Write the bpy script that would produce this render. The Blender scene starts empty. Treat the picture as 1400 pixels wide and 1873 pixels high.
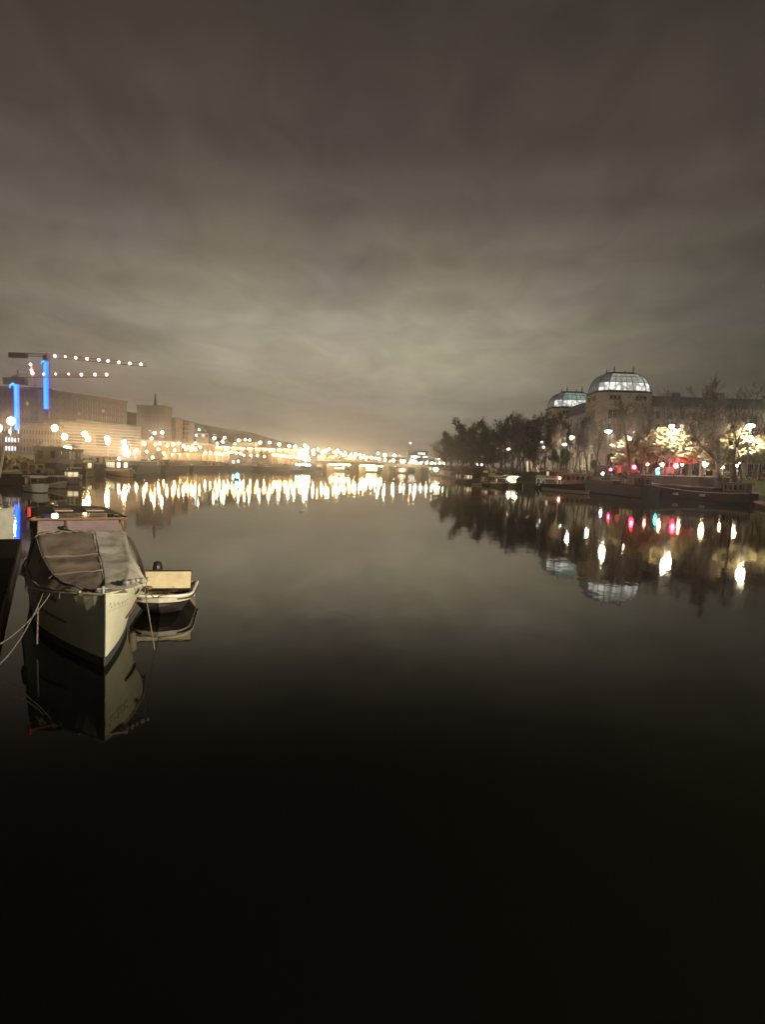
import bpy, math, random
from mathutils import Vector, Matrix, noise

# ------------------------------------------------------------------ camera, world, exposure
scn = bpy.context.scene
C = scn.collection
CAMZ = 4.5
FPX = 1200.0                       # focal length in photo pixels (photo 1400 x 1873)
PITCH = math.atan(0.0679)
ROLL = math.radians(1.83)
FW = Vector((0, math.cos(PITCH), -math.sin(PITCH)))
_r0 = Vector((1, 0, 0)); _u0 = Vector((0, math.sin(PITCH), math.cos(PITCH)))
RT = _r0 * math.cos(ROLL) + _u0 * math.sin(ROLL)
UP = -_r0 * math.sin(ROLL) + _u0 * math.cos(ROLL)
CAM = Vector((0, 0, CAMZ))
cd = bpy.data.cameras.new('camera'); cam = bpy.data.objects.new('camera', cd); C.objects.link(cam)
cd.sensor_fit = 'HORIZONTAL'; cd.sensor_width = 36; cd.lens = 36 * FPX / 1400
cd.clip_start = 0.1; cd.clip_end = 6000
M = Matrix((RT, UP, -FW)).transposed().to_4x4(); M.translation = CAM
cam.matrix_world = M
scn.camera = cam

def build_world():
    w = bpy.data.worlds.new('World'); scn.world = w; w.use_nodes = True
    nt = w.node_tree; N = nt.nodes; L = nt.links
    for n in list(N): N.remove(n)
    out = N.new('ShaderNodeOutputWorld'); bg = N.new('ShaderNodeBackground')
    tc = N.new('ShaderNodeTexCoord'); sep = N.new('ShaderNodeSeparateXYZ')
    L.new(tc.outputs['Generated'], sep.inputs[0])
    def mth(op, a, b=None, c=None, clamp=False):
        n = N.new('ShaderNodeMath'); n.operation = op; n.use_clamp = clamp
        for i, v in enumerate((a, b, c)):
            if v is None: continue
            if isinstance(v, (int, float)): n.inputs[i].default_value = v
            else: L.new(v, n.inputs[i])
        return n.outputs[0]
    X, Y, Z = sep.outputs
    # city glow: colour by elevation
    ramp = N.new('ShaderNodeValToRGB'); cr = ramp.color_ramp; cr.interpolation = 'EASE'
    stops = [(0.0, (.25, .225, .175)), (.09, (.32, .285, .215)), (.15, (.42, .372, .275)), (.20, (.41, .365, .285)), (.25, (.29, .252, .20)),
             (.30, (.195, .162, .130)), (.365, (.118, .095, .077)), (.436, (.078, .061, .051)), (.56, (.056, .043, .037)), (1.0, (.020, .016, .015))]
    while len(cr.elements) < len(stops): cr.elements.new(.5)
    for e, (p, c) in zip(cr.elements, stops): e.position = p; e.color = (*c, 1)
    L.new(mth('ABSOLUTE', Z), ramp.inputs[0])
    # cloud deck: noise on a plane overhead
    zz = mth('ADD', mth('ABSOLUTE', Z), .10)
    cmb = N.new('ShaderNodeCombineXYZ')
    L.new(mth('DIVIDE', X, zz), cmb.inputs[0]); L.new(mth('DIVIDE', Y, zz), cmb.inputs[1])
    mp = N.new('ShaderNodeMapping'); mp.inputs['Rotation'].default_value = (0, 0, math.radians(32)); mp.inputs['Scale'].default_value = (1.05, .62, 1)
    L.new(cmb.outputs[0], mp.inputs[0])
    n1 = N.new('ShaderNodeTexNoise'); n1.inputs['Scale'].default_value = 1.1; n1.inputs['Detail'].default_value = 5; n1.inputs['Roughness'].default_value = .5
    n1.inputs['Distortion'].default_value = .45
    L.new(mp.outputs[0], n1.inputs['Vector'])
    n2 = N.new('ShaderNodeTexNoise'); n2.inputs['Scale'].default_value = 4.2; n2.inputs['Detail'].default_value = 6; n2.inputs['Roughness'].default_value = .6
    n2.inputs['Distortion'].default_value = .8
    L.new(mp.outputs[0], n2.inputs['Vector'])
    c = mth('ADD', mth('MULTIPLY', n1.outputs[0], .58), mth('MULTIPLY', n2.outputs[0], .42))
    cl = N.new('ShaderNodeMapRange'); cl.inputs['From Min'].default_value = .34; cl.inputs['From Max'].default_value = .66
    cl.inputs['To Min'].default_value = .73; cl.inputs['To Max'].default_value = 1.24
    L.new(c, cl.inputs[0])
    # the glow of the city is strongest over the far bridge and fades towards the right bank
    az = N.new('ShaderNodeMapRange'); az.interpolation_type = 'SMOOTHSTEP'
    az.inputs['From Min'].default_value = .02; az.inputs['From Max'].default_value = .50
    az.inputs['To Min'].default_value = 1.0; az.inputs['To Max'].default_value = .22
    L.new(X, az.inputs[0])
    az2 = N.new('ShaderNodeMapRange'); az2.interpolation_type = 'SMOOTHSTEP'
    az2.inputs['From Min'].default_value = -.6; az2.inputs['From Max'].default_value = -.03
    az2.inputs['To Min'].default_value = .42; az2.inputs['To Max'].default_value = 1.0
    L.new(X, az2.inputs[0])
    az3 = N.new('ShaderNodeMapRange'); az3.interpolation_type = 'SMOOTHSTEP'
    az3.inputs['From Min'].default_value = -.4; az3.inputs['From Max'].default_value = .6
    az3.inputs['To Min'].default_value = .32; az3.inputs['To Max'].default_value = 1.0
    L.new(Y, az3.inputs[0])
    hi = N.new('ShaderNodeMapRange'); hi.interpolation_type = 'SMOOTHSTEP'; hi.inputs['From Min'].default_value = .16; hi.inputs['From Max'].default_value = .46
    hi.inputs['To Min'].default_value = 0; hi.inputs['To Max'].default_value = .72; L.new(mth('ABSOLUTE', Z), hi.inputs[0])
    a12 = mth('MULTIPLY', az.outputs[0], az2.outputs[0]); lat = mth('ADD', a12, mth('MULTIPLY', hi.outputs[0], mth('SUBTRACT', 1.0, a12)))
    f = mth('MULTIPLY', mth('MULTIPLY', cl.outputs[0], lat), az3.outputs[0])
    n3 = N.new('ShaderNodeTexNoise'); n3.inputs['Scale'].default_value = 1.7; n3.inputs['Detail'].default_value = 3; L.new(mp.outputs[0], n3.inputs['Vector'])
    tint = N.new('ShaderNodeValToRGB'); tint.color_ramp.elements[0].position = .36; tint.color_ramp.elements[0].color = (1.02, .985, 1.02, 1)
    tint.color_ramp.elements[1].position = .64; tint.color_ramp.elements[1].color = (.985, 1.01, .92, 1); L.new(n3.outputs[0], tint.inputs[0])
    tm = N.new('ShaderNodeVectorMath'); tm.operation = 'MULTIPLY'; L.new(ramp.outputs[0], tm.inputs[0]); L.new(tint.outputs[0], tm.inputs[1])
    mix = N.new('ShaderNodeVectorMath'); mix.operation = 'SCALE'
    L.new(tm.outputs[0], mix.inputs[0]); L.new(f, mix.inputs['Scale'])
    L.new(mix.outputs[0], bg.inputs[0]); bg.inputs[1].default_value = 1.0
    L.new(bg.outputs[0], out.inputs[0])
    w.cycles.sampling_method = 'MANUAL'; w.cycles.sample_map_resolution = 512
build_world()
scn.view_settings.view_transform = 'Standard'; scn.view_settings.look = 'None'
scn.view_settings.exposure = 0; scn.view_settings.gamma = 1
scn.view_settings.use_curve_mapping = False
scn.render.engine = 'CYCLES'
scn.cycles.use_light_tree = True
scn.cycles.max_bounces = 6; scn.cycles.diffuse_bounces = 2; scn.cycles.glossy_bounces = 3
scn.cycles.transmission_bounces = 3; scn.cycles.volume_bounces = 0; scn.cycles.transparent_max_bounces = 12
scn.cycles.sample_clamp_indirect = 6.0
scn.cycles.use_denoising = True

# ------------------------------------------------------------------ survey: photograph angles to places
def ray(px, py):
    return (FW + RT * ((px - 700) / FPX) + UP * ((936.5 - py) / FPX))
def P(px, py, Y):
    d = ray(px, py); return CAM + d * (Y / d.y)
def G(px, py, z=0.0):
    d = ray(px, py); return CAM + d * ((z - CAMZ) / d.z)
def X(px, Y, z=0):                    # x of a photo column at distance Y and height z
    p0 = P(px, 860, Y); k = (z - p0.z)
    p1 = P(px + k * .0, 860 - k * FPX / Y, Y)
    return p1.x
def Zt(px, py, Y): return P(px, py, Y).z
def Wy(px, Y):                        # water line row
    return None
R = math.radians
ORD = 'leftmost second third fourth fifth sixth seventh eighth ninth tenth eleventh twelfth thirteenth fourteenth fifteenth sixteenth seventeenth eighteenth nineteenth twentieth twenty-first twenty-second twenty-third twenty-fourth'.split()
def ranked(items, key=lambda e: e[0]):      # every entry with its rank word, counted from the left
    o = sorted(items, key=key); r = {id(e): ORD[i] + (' from the left' if i else '') for i, e in enumerate(o)}
    return [(e, r[id(e)]) for e in items]

# ------------------------------------------------------------------ materials
MATS = {}
def mat(name, col, rough=.6, metal=0, var=.25, scale=3.0, bump=0.0, spec=.5, detail=4, col2=None, stretch=None):
    if name in MATS: return MATS[name]
    m = bpy.data.materials.new(name); m.use_nodes = True; MATS[name] = m
    nt = m.node_tree; b = nt.nodes['Principled BSDF']
    b.inputs['Roughness'].default_value = rough; b.inputs['Metallic'].default_value = metal
    b.inputs['Specular IOR Level'].default_value = spec
    tc = nt.nodes.new('ShaderNodeTexCoord'); n = nt.nodes.new('ShaderNodeTexNoise')
    n.inputs['Scale'].default_value = scale; n.inputs['Detail'].default_value = detail; n.inputs['Roughness'].default_value = .6
    if stretch:
        mp = nt.nodes.new('ShaderNodeMapping'); mp.inputs['Scale'].default_value = stretch
        nt.links.new(tc.outputs['Object'], mp.inputs[0]); nt.links.new(mp.outputs[0], n.inputs['Vector'])
    else: nt.links.new(tc.outputs['Object'], n.inputs['Vector'])
    r = nt.nodes.new('ShaderNodeValToRGB'); r.color_ramp.elements[0].position = .3; r.color_ramp.elements[1].position = .72
    c2 = col2 or tuple(min(1, c * (1 + var)) for c in col)
    c1 = tuple(c * (1 - var) for c in col) if col2 is None else col
    r.color_ramp.elements[0].color = (*c1, 1); r.color_ramp.elements[1].color = (*c2, 1)
    nt.links.new(n.outputs[0], r.inputs[0]); nt.links.new(r.outputs[0], b.inputs['Base Color'])
    if bump:
        bp = nt.nodes.new('ShaderNodeBump'); bp.inputs['Strength'].default_value = bump; bp.inputs['Distance'].default_value = .05
        nt.links.new(n.outputs[0], bp.inputs['Height']); nt.links.new(bp.outputs[0], b.inputs['Normal'])
    return m
def emit(name, col, strength, var=0, scale=1.0):
    if name in MATS: return MATS[name]
    m = bpy.data.materials.new(name); m.use_nodes = True; MATS[name] = m
    nt = m.node_tree; N = nt.nodes
    for n in list(N): N.remove(n)
    o = N.new('ShaderNodeOutputMaterial'); e = N.new('ShaderNodeEmission')
    e.inputs[0].default_value = (*col, 1); e.inputs[1].default_value = strength
    if var:
        tc = N.new('ShaderNodeTexCoord'); ns = N.new('ShaderNodeTexNoise'); ns.inputs['Scale'].default_value = scale
        nt.links.new(tc.outputs['Object'], ns.inputs['Vector'])
        mr = N.new('ShaderNodeMapRange'); mr.inputs['From Min'].default_value = .35; mr.inputs['From Max'].default_value = .65
        mr.inputs['To Min'].default_value = strength * (1 - var); mr.inputs['To Max'].default_value = strength * (1 + var * .4)
        nt.links.new(ns.outputs[0], mr.inputs[0]); nt.links.new(mr.outputs[0], e.inputs[1])
    nt.links.new(e.outputs[0], o.inputs[0]); return m

m_bark = mat('bark', (.075, .052, .037), .9, scale=2.5, var=.35, bump=.3)
m_twig = mat('twigs', (.14, .098, .070), .9, scale=1.5, var=.3)
m_leaf_y = mat('withered_leaves', (.40, .33, .18), .7, scale=.9, var=.45)
m_leaf_b = mat('brown_leaves', (.075, .055, .030), .8, scale=.9, var=.45)
m_leaf_g = mat('green_leaves', (.045, .07, .022), .7, scale=.9, var=.45)
m_stone = mat('limestone', (.53, .44, .34), .85, scale=.35, var=.22, bump=.1)
m_stone2 = mat('pale_stone', (.36, .32, .25), .85, scale=.35, var=.2)
m_concrete = mat('concrete', (.26, .24, .22), .9, scale=.4, var=.25)
m_dconcrete = mat('stained_concrete', (.13, .115, .10), .9, scale=.3, var=.35)
m_wall_p = mat('beige_render', (.24, .195, .175), .9, scale=.2, var=.2)
m_wall_m = mat('mauve_render', (.13, .095, .105), .9, scale=.12, var=.25)
m_brick = mat('brown_brick', (.20, .11, .085), .9, scale=.6, var=.25)
m_slate = mat('slate_roof', (.07, .07, .075), .6, scale=1.0, var=.3)
m_dark = mat('black_iron', (.02, .02, .02), .45, metal=.3, var=.2)
m_steel = mat('galvanised_steel', (.30, .30, .31), .5, metal=.6, var=.15)
m_win = mat('dark_window_glass', (.02, .022, .025), .12, var=.3, scale=.4, spec=.8)
m_wood = mat('weathered_wood', (.17, .10, .06), .75, scale=4, var=.35, stretch=(1, 8, 8))
m_wood_l = mat('pale_wood', (.34, .24, .16), .7, scale=4, var=.25, stretch=(1, 8, 8))
m_hull_w = mat('chalky_white_paint', (.43, .42, .33), .5, scale=2.2, detail=9, bump=.05, col2=(.34, .325, .25), stretch=(1, 1, .35))
m_white = mat('white_paint', (.62, .60, .54), .5, scale=2, var=.12)
m_hull_d = mat('black_hull_paint', (.016, .012, .012), .75, scale=1.2, var=.4)
m_hull_r = mat('rust_red_hull', (.06, .022, .018), .75, scale=1.0, var=.4)
m_hull_b = mat('navy_hull', (.02, .018, .028), .75, scale=1.0, var=.3)
m_boot = mat('antifouling', (.018, .018, .020), .7, scale=3, var=.4)
m_tarp = mat('brown_tarpaulin', (.135, .105, .085), .62, scale=1.6, var=.3, bump=.5, detail=7)
m_tarp2 = mat('grey_plastic_sheet', (.27, .25, .225), .38, scale=2.2, var=.35, bump=.7, detail=8)
m_canvas = mat('beige_canvas', (.30, .24, .19), .8, scale=2.0, var=.2, bump=.3)
m_rope = mat('old_rope', (.11, .095, .08), .9, scale=20, var=.3)
m_rub = mat('brown_rubbing_strake', (.11, .05, .03), .6, var=.3)
m_grass = mat('dark_turf', (.035, .04, .018), .95, scale=.5, var=.5, bump=.3)
m_asphalt = mat('asphalt', (.05, .05, .05), .85, scale=1.0, var=.2)
m_quay = mat('quay_stone', (.055, .045, .045), .9, scale=.5, var=.35, bump=.2)
m_teal = mat('verdigris_glass_bars', (.06, .09, .08), .5, var=.2)
m_glassm = mat('dull_mauve_glass', (.075, .058, .065), .5, var=.4, scale=.05)
e_warm = emit('warm_lamp', (1.0, .68, .29), 250)
e_warm2 = emit('amber_lamp', (1.0, .60, .20), 120)
e_white = emit('white_lamp', (1.0, .80, .50), 180)
e_bank = emit('bank_lamp', (1.0, .88, .66), 650)
e_cool = emit('cool_lamp', (.85, .93, 1.0), 40)
e_red = emit('red_signal', (1.0, .02, .06), 150)
e_redw = emit('pink_lamp', (1.0, .36, .27), 30)
e_teal = emit('green_signal', (.02, .8, .85), 70)
e_blue = emit('blue_neon', (.004, .03, 1.0), 16)
e_cyan = emit('cyan_neon', (.01, .30, 1.0), 3.4)
e_winw = emit('lit_window_warm', (1.0, .78, .45), 1.3, .6, .8)
e_winb = emit('lit_window_bright', (1.0, .88, .62), 3.5, .5, .8)
e_dimw = emit('dim_lit_window', (1.0, .62, .40), .30, .6, .5)
e_wash = emit('lit_underpass', (1.0, .80, .42), 3.4, .6, .15)

# ------------------------------------------------------------------ mesh builder
class MB:
    def __init__(s): s.v = []; s.f = []; s.mi = []; s.m = 0
    def face(s, idx): s.f.append(idx); s.mi.append(s.m)
    def quad(s, a, b, c, d):
        n = len(s.v); s.v += [tuple(a), tuple(b), tuple(c), tuple(d)]; s.face((n, n + 1, n + 2, n + 3))
    def box(s, x0, x1, y0, y1, z0, z1):
        n = len(s.v)
        s.v += [(x0, y0, z0), (x1, y0, z0), (x1, y1, z0), (x0, y1, z0), (x0, y0, z1), (x1, y0, z1), (x1, y1, z1), (x0, y1, z1)]
        for q in ((0, 3, 2, 1), (4, 5, 6, 7), (0, 1, 5, 4), (1, 2, 6, 5), (2, 3, 7, 6), (3, 0, 4, 7)): s.face(tuple(n + i for i in q))
        return s
    def tube(s, pts, rad, n=6, cap=True):
        pts = [Vector(p) for p in pts]
        if not isinstance(rad, (list, tuple)): rad = [rad] * len(pts)
        b = len(s.v)
        for i, p in enumerate(pts):
            t = (pts[min(i + 1, len(pts) - 1)] - pts[max(i - 1, 0)])
            if t.length < 1e-9: t = Vector((0, 0, 1))
            t.normalize(); a = t.orthogonal().normalized() if abs(t.z) > .95 else t.cross(Vector((0, 0, 1))).normalized()
            c = t.cross(a)
            for k in range(n):
                an = 2 * math.pi * k / n
                s.v.append(tuple(p + (a * math.cos(an) + c * math.sin(an)) * rad[i]))
        for i in range(len(pts) - 1):
            for k in range(n):
                k2 = (k + 1) % n
                s.face((b + i * n + k, b + i * n + k2, b + (i + 1) * n + k2, b + (i + 1) * n + k))
        if cap:
            s.face(tuple(b + k for k in range(n))[::-1]); s.face(tuple(b + (len(pts) - 1) * n + k for k in range(n)))
        return s
    def prism(s, poly, z0, z1):
        n = len(poly); b = len(s.v)
        zt = z1 if isinstance(z1, (list, tuple)) else [z1] * n
        s.v += [(p[0], p[1], z0) for p in poly] + [(p[0], p[1], zt[i]) for i, p in enumerate(poly)]
        s.face(tuple(range(b + n - 1, b - 1, -1))); s.face(tuple(range(b + n, b + 2 * n)))
        for i in range(n):
            j = (i + 1) % n; s.face((b + i, b + j, b + n + j, b + n + i))
        return s
    def grid(s, rows):
        b = len(s.v); nr = len(rows); nc = len(rows[0])
        for r in rows: s.v += [tuple(p) for p in r]
        for i in range(nr - 1):
            for j in range(nc - 1):
                s.face((b + i * nc + j, b + i * nc + j + 1, b + (i + 1) * nc + j + 1, b + (i + 1) * nc + j))
        return s
    def ball(s, c, r, seg=8, rings=5, sz=1.0):
        rows = []
        for i in range(rings + 1):
            t = math.pi * i / rings
            rows.append([(c[0] + r * math.sin(t) * math.cos(2 * math.pi * k / seg), c[1] + r * math.sin(t) * math.sin(2 * math.pi * k / seg), c[2] + r * sz * math.cos(t)) for k in range(seg + 1)])
        return s.grid(rows)
    def mesh(s, name, mats, smooth=False):
        me = bpy.data.meshes.new(name); me.from_pydata(s.v, [], s.f)
        if not isinstance(mats, (list, tuple)): mats = [mats]
        for m in mats: me.materials.append(m)
        if len(mats) > 1: me.polygons.foreach_set('material_index', s.mi)
        if smooth: me.polygons.foreach_set('use_smooth', [True] * len(me.polygons))
        me.update(); return me
    def build(s, name, mats, parent=None, smooth=False, loc=None):
        return inst(name, s.mesh(name, mats, smooth), parent, loc)
def inst(name, me, parent=None, loc=None, rotz=0, scale=None):
    o = bpy.data.objects.new(name, me); C.objects.link(o)
    if parent: o.parent = parent
    if loc is not None: o.location = loc
    if rotz: o.rotation_euler = (0, 0, rotz)
    if scale is not None: o.scale = scale
    return o
def tag(o, label=None, cat=None, group=None, kind=None):
    if label: o['label'] = label
    if cat: o['category'] = cat
    if group: o['group'] = group
    if kind: o['kind'] = kind
    return o
def thing(name, label, cat, loc=(0, 0, 0), rotz=0, group=None):
    o = bpy.data.objects.new(name, None); C.objects.link(o); o.empty_display_size = .5
    o.location = loc; o.rotation_euler = (0, 0, rotz); return tag(o, label, cat, group)
def copy_tree(o, parent=None):
    c = o.copy(); C.objects.link(c); c.parent = parent
    for ch in list(o.children): copy_tree(ch, c)
    return c

# ------------------------------------------------------------------ water, land
def water_material():
    m = bpy.data.materials.new('river_water'); m.use_nodes = True; nt = m.node_tree; N = nt.nodes; L = nt.links
    # clear dark water: reflectance rises steeply towards grazing angles
    N.remove(N['Principled BSDF']); b = N.new('ShaderNodeMixShader'); df = N.new('ShaderNodeBsdfDiffuse'); gl = N.new('ShaderNodeBsdfGlossy')
    df.inputs['Color'].default_value = (.0022, .0020, .0014, 1); gl.inputs['Roughness'].default_value = .035; gl.inputs['Color'].default_value = (1, .97, .90, 1)
    ge = N.new('ShaderNodeNewGeometry'); dt = N.new('ShaderNodeVectorMath'); dt.operation = 'DOT_PRODUCT'
    L.new(ge.outputs['Incoming'], dt.inputs[0]); L.new(ge.outputs['True Normal'], dt.inputs[1])
    ab = N.new('ShaderNodeMath'); ab.operation = 'ABSOLUTE'; L.new(dt.outputs['Value'], ab.inputs[0])
    fr = N.new('ShaderNodeFloatCurve'); cv = fr.mapping.curves[0]; cv.points[0].location = (0, .96); cv.points[1].location = (1, .008)
    for x, y in ((.06, .78), (.12, .60), (.203, .33), (.276, .16), (.347, .06), (.413, .026), (.52, .014)): cv.points.new(x, y)
    fr.mapping.update(); L.new(ab.outputs[0], fr.inputs['Value']); L.new(fr.outputs[0], b.inputs[0]); L.new(df.outputs[0], b.inputs[1]); L.new(gl.outputs[0], b.inputs[2])
    L.new(b.outputs[0], N['Material Output'].inputs['Surface'])
    tc = N.new('ShaderNodeTexCoord'); mp = N.new('ShaderNodeMapping'); mp.inputs['Scale'].default_value = (1.0, .55, 1)
    mp.inputs['Rotation'].default_value = (0, 0, .25)
    L.new(tc.outputs['Object'], mp.inputs[0])
    n1 = N.new('ShaderNodeTexNoise'); n1.inputs['Scale'].default_value = 1.3; n1.inputs['Detail'].default_value = 3
    n2 = N.new('ShaderNodeTexNoise'); n2.inputs['Scale'].default_value = .16; n2.inputs['Detail'].default_value = 2
    L.new(mp.outputs[0], n1.inputs['Vector']); L.new(mp.outputs[0], n2.inputs['Vector'])
    b1 = N.new('ShaderNodeBump'); b1.inputs['Strength'].default_value = 1; b1.inputs['Distance'].default_value = .0048
    b2 = N.new('ShaderNodeBump'); b2.inputs['Strength'].default_value = 1; b2.inputs['Distance'].default_value = .014
    L.new(n1.outputs[0], b1.inputs['Height']); L.new(n2.outputs[0], b2.inputs['Height'])
    L.new(b2.outputs[0], b1.inputs['Normal']); L.new(b1.outputs[0], gl.inputs['Normal'])
    return m
w = MB(); w.quad((-900, -120, 0), (900, -120, 0), (900, 2400, 0), (-900, 2400, 0))
tag(w.build('water', water_material()), 'calm dark river reflecting the sky and the lamps', kind='structure')
SL = [(-95, -60), (-58, 20), (-62, 70), (-72, 110), (-92, 180), (-118, 270), (-140, 385), (-104, 440), (-74, 476), (-54, 500), (-40, 640), (60, 900), (60, 2300)]
SR = [(150, -60), (112, 40), (98, 100), (86, 140), (74, 172), (58, 208), (42, 225), (38, 300), (44, 430), (70, 640), (130, 900), (130, 2300)]
GL = 4.9; GR = 4.6
def bank(shore, sign, z, name, m):
    far = 900 * sign
    b = MB(); rows = []
    for (x, y) in shore:
        rows.append([(x, y, -1), (x + sign * .25, y, .9), (x + sign * 2.6, y + .0, 1.2), (x + sign * 7.5, y, z), (x + sign * 20, y, z), (far, y, z + .2)])
    b.grid(rows if sign < 0 else [r[::-1] for r in rows])
    return tag(b.build(name, m), kind='structure')
bank(SL, -1, GL, 'ground_left_bank', m_grass); bank(SR, 1, GR, 'ground_right_bank', m_grass)
# hill on the left
def hill_h(x, y):
    u = (y - 700) / 190.0
    prof = [(-900, 62), (-420, 56), (-300, 50), (-178 - 30, 38), (-150, 27), (-125, 14), (-100, 3), (-60, 0), (900, 0)]
    # profile along x scaled by distance from the camera (row at 620 m)
    for (a, ha), (b_, hb) in zip(prof, prof[1:]):
        if a <= x <= b_:
            t = (x - a) / (b_ - a); h = ha + (hb - ha) * t; break
    else: h = 0
    e = math.exp(-u * u * (1 if u < 0 else .15)) 
    return h * e + (noise.noise(Vector((x * .02, y * .02, 0))) * 3.5 * min(1, h / 15))
b = MB(); b.grid([[(x, y, GL - 1.5 + max(0, hill_h(x * (y / 620) if y > 620 else x, y))) for x in range(-760, -39, 15)] for y in range(430, 1000, 15)])
tag(b.build('hills', mat('hillside', (.10, .07, .045), .95, scale=.06, var=.5)), kind='structure')
# roads on both banks
def strip(pts, off0, off1, z, name, m, th=0):
    rows = []
    for i, (x, y) in enumerate(pts): rows.append([(x + off0, y, z), (x + off1, y, z)])
    b = MB(); b.grid(rows); return tag(b.build(name, m), kind='structure')
strip(SL[:10], -22, -12, GL + .06, 'road_left_bank', m_asphalt)
strip(SR[:10], 22, 12, GR + .06, 'road_right_bank', m_asphalt)

# ------------------------------------------------------------------ street lamps
me_pole = MB().tube([(0, 0, 0), (0, 0, 1)], [.10, .065], 6).mesh('pole', m_steel)
me_base = MB().tube([(0, 0, 0), (0, 0, .7)], [.17, .14], 6).mesh('base', m_dark)
def head_meshes(kind, em, r):
    h = MB(); h2 = MB()
    if kind == 'globe':
        h.tube([(0, 0, -.08), (0, 0, .02)], .12, 6); hb = MB().ball((0, 0, r), r, 8, 6)
        h2.tube([(0, 0, 2 * r - .02), (0, 0, 2 * r + .1)], [.16, .03], 6)
    else:
        h.tube([(0, 0, -.5), (0, 0, -.1), (0, 0, .22)], [.06, .06, .05], 6)
        h2.tube([(0, 0, .30), (0, 0, .38), (0, 0, .44)], [r * 1.2, r * 1.1, .08], 8)
        hb = MB().tube([(0, 0, -.22), (0, 0, 0), (0, 0, .28)], [.14, r * .85, r], 8)
    return h.mesh('lamp_head', m_dark), hb.mesh('bulb', em), h2.mesh('lamp_cap', m_dark)
HEADS = {}
def lamp(px, py, Y, typ='warm', s=.45, kind='cup', label=None, group=None, ground=None, base=True, name='street_lamp'):
    em = {'warm': e_warm, 'amber': e_warm2, 'white': e_white, 'cool': e_cool, 'bank': e_bank, 'pink': e_redw}[typ]
    key = (kind, typ, s)
    if key not in HEADS: HEADS[key] = head_meshes(kind, em, s)
    p = P(px, py, Y); g = ground if ground is not None else (GL if p.x < 0 and Y < 2000 else GR)
    if p.z - g < 1.6: g = p.z - 1.6
    t = thing(name, label, 'street lamp', (p.x, p.y, g), 0, group)
    H = p.z - g - (s if kind == 'globe' else .05)
    o = inst('pole', me_pole, t); o.scale = (1, 1, H)
    if base: inst('base', me_base, t)
    inst('lamp_head', HEADS[key][0], t, (0, 0, H)); inst('bulb', HEADS[key][1], t, (0, 0, H)); inst('lamp_cap', HEADS[key][2], t, (0, 0, H))
    return t
LAB = [  # left quay, individually
 (20, 770, 152, 'warm', .62, 'tall amber quay lamp shining just left of the lower blue crane mast'),
 (-3, 783, 150, 'warm', .55, 'amber quay lamp cut by the left edge of the picture'),
 (100, 783, 188, 'warm', .62, 'amber quay lamp below the taller blue crane mast'),
 (118, 799, 205, 'warm', .62, 'amber quay lamp over the long pale houseboat roof'),
 (155, 794, 225, 'warm', .62, 'upper lamp of the overlapping pair above the small moored cabin boat'),
 (161, 803, 240, 'warm', .60, 'lower lamp of the overlapping pair above the small moored cabin boat'),
 (196, 802, 275, 'warm', .66, 'upper one of two stacked lamps between the two small lit boats'),
 (197, 809, 290, 'warm', .66, 'lower one of two stacked lamps between the two small lit boats'),
 (227, 809, 300, 'white', .70, 'top lamp of the dazzling white cluster above the lit cruiser'),
 (229, 820, 300, 'white', .95, 'middle lamp of the dazzling white cluster above the lit cruiser'),
 (232, 829, 300, 'white', 1.05, 'lowest and broadest lamp of the dazzling white cluster above the lit cruiser'),
 (120, 819, 172, 'cool', .35, 'small white lamp at the end of the houseboat window row'),
 (127, 822, 172, 'warm', .5, 'small yellow lamp beside the white one at the houseboat end'),
 (250, 824, 320, 'white', .6, 'white lamp right of the dazzling cluster, below the grey tower block'),
 (283, 792, 420, 'white', .7, 'left of two bright lamps in front of the grey tower block'),
 (297, 791, 430, 'white', .7, 'right of two bright lamps in front of the grey tower block'),
 (277, 802, 430, 'warm', .6, 'lamp just below the bright pair on the tower block'),
 (340, 797, 520, 'white', .5, 'small round lamp under the stepped pale block on the hill'),
 (359, 796.5, 540, 'cool', .5, 'lone round white lamp on the dark hillside'),
 (364, 786, 560, 'white', .45, 'lamp beside the hillside houses near the ridge'),
 (392, 802, 500, 'white', .85, 'bright lamp on a pole where the hillside meets the road'),
 (411, 801, 520, 'white', .65, 'single lamp right of the bright pole lamp, high over the road'),
 (437, 806, 520, 'white', .75, 'lamp touching the left gable of the floodlit house'),
 (476, 810, 500, 'white', .8, 'first single pole lamp right of the floodlit house'),
 (493, 809.5, 505, 'white', .75, 'second single pole lamp right of the floodlit house'),
 (511, 813, 510, 'white', .85, 'third single pole lamp right of the floodlit house'),
 (529, 816, 510, 'white', .9, 'fourth pole lamp right of the floodlit house, half merged with the next'),
 (540, 817, 515, 'white', .8, 'fifth pole lamp right of the floodlit house'),
 (704, 832.5, 446, 'white', .85, 'highest bright lamp over the middle of the far bridge'),
 (759.5, 836, 448, 'white', .75, 'bright lamp in front of the far lit office block'),
 (720, 842, 446, 'warm', .8, 'broad low lamp on the bridge right of its highest lamp'),
 (798, 859, 330, 'white', .85, 'dazzling lamp on the small houseboat beside the right end of the bridge'),
]
for (px, py, Y, t, s, lab) in LAB: lamp(px, py, Y, t, s * (1.3 if px < 250 else 1), 'globe', lab, 'street lamps on the left bank' if px < 560 else 'lamps along the far bridge')
CROWD_L = [(255, 812, 340), (264, 812, 350), (284, 813, 360), (292, 811, 380), (306, 815, 385), (317, 813, 392), (328, 811, 400), (336, 816, 404),
           (345, 818, 408), (352, 817, 410), (357, 811, 415), (366, 818, 420), (398, 812, 440), (407, 808, 450), (430, 812, 460), (449, 804.5, 520), (457, 805, 520), (495, 824, 480)]
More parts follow.
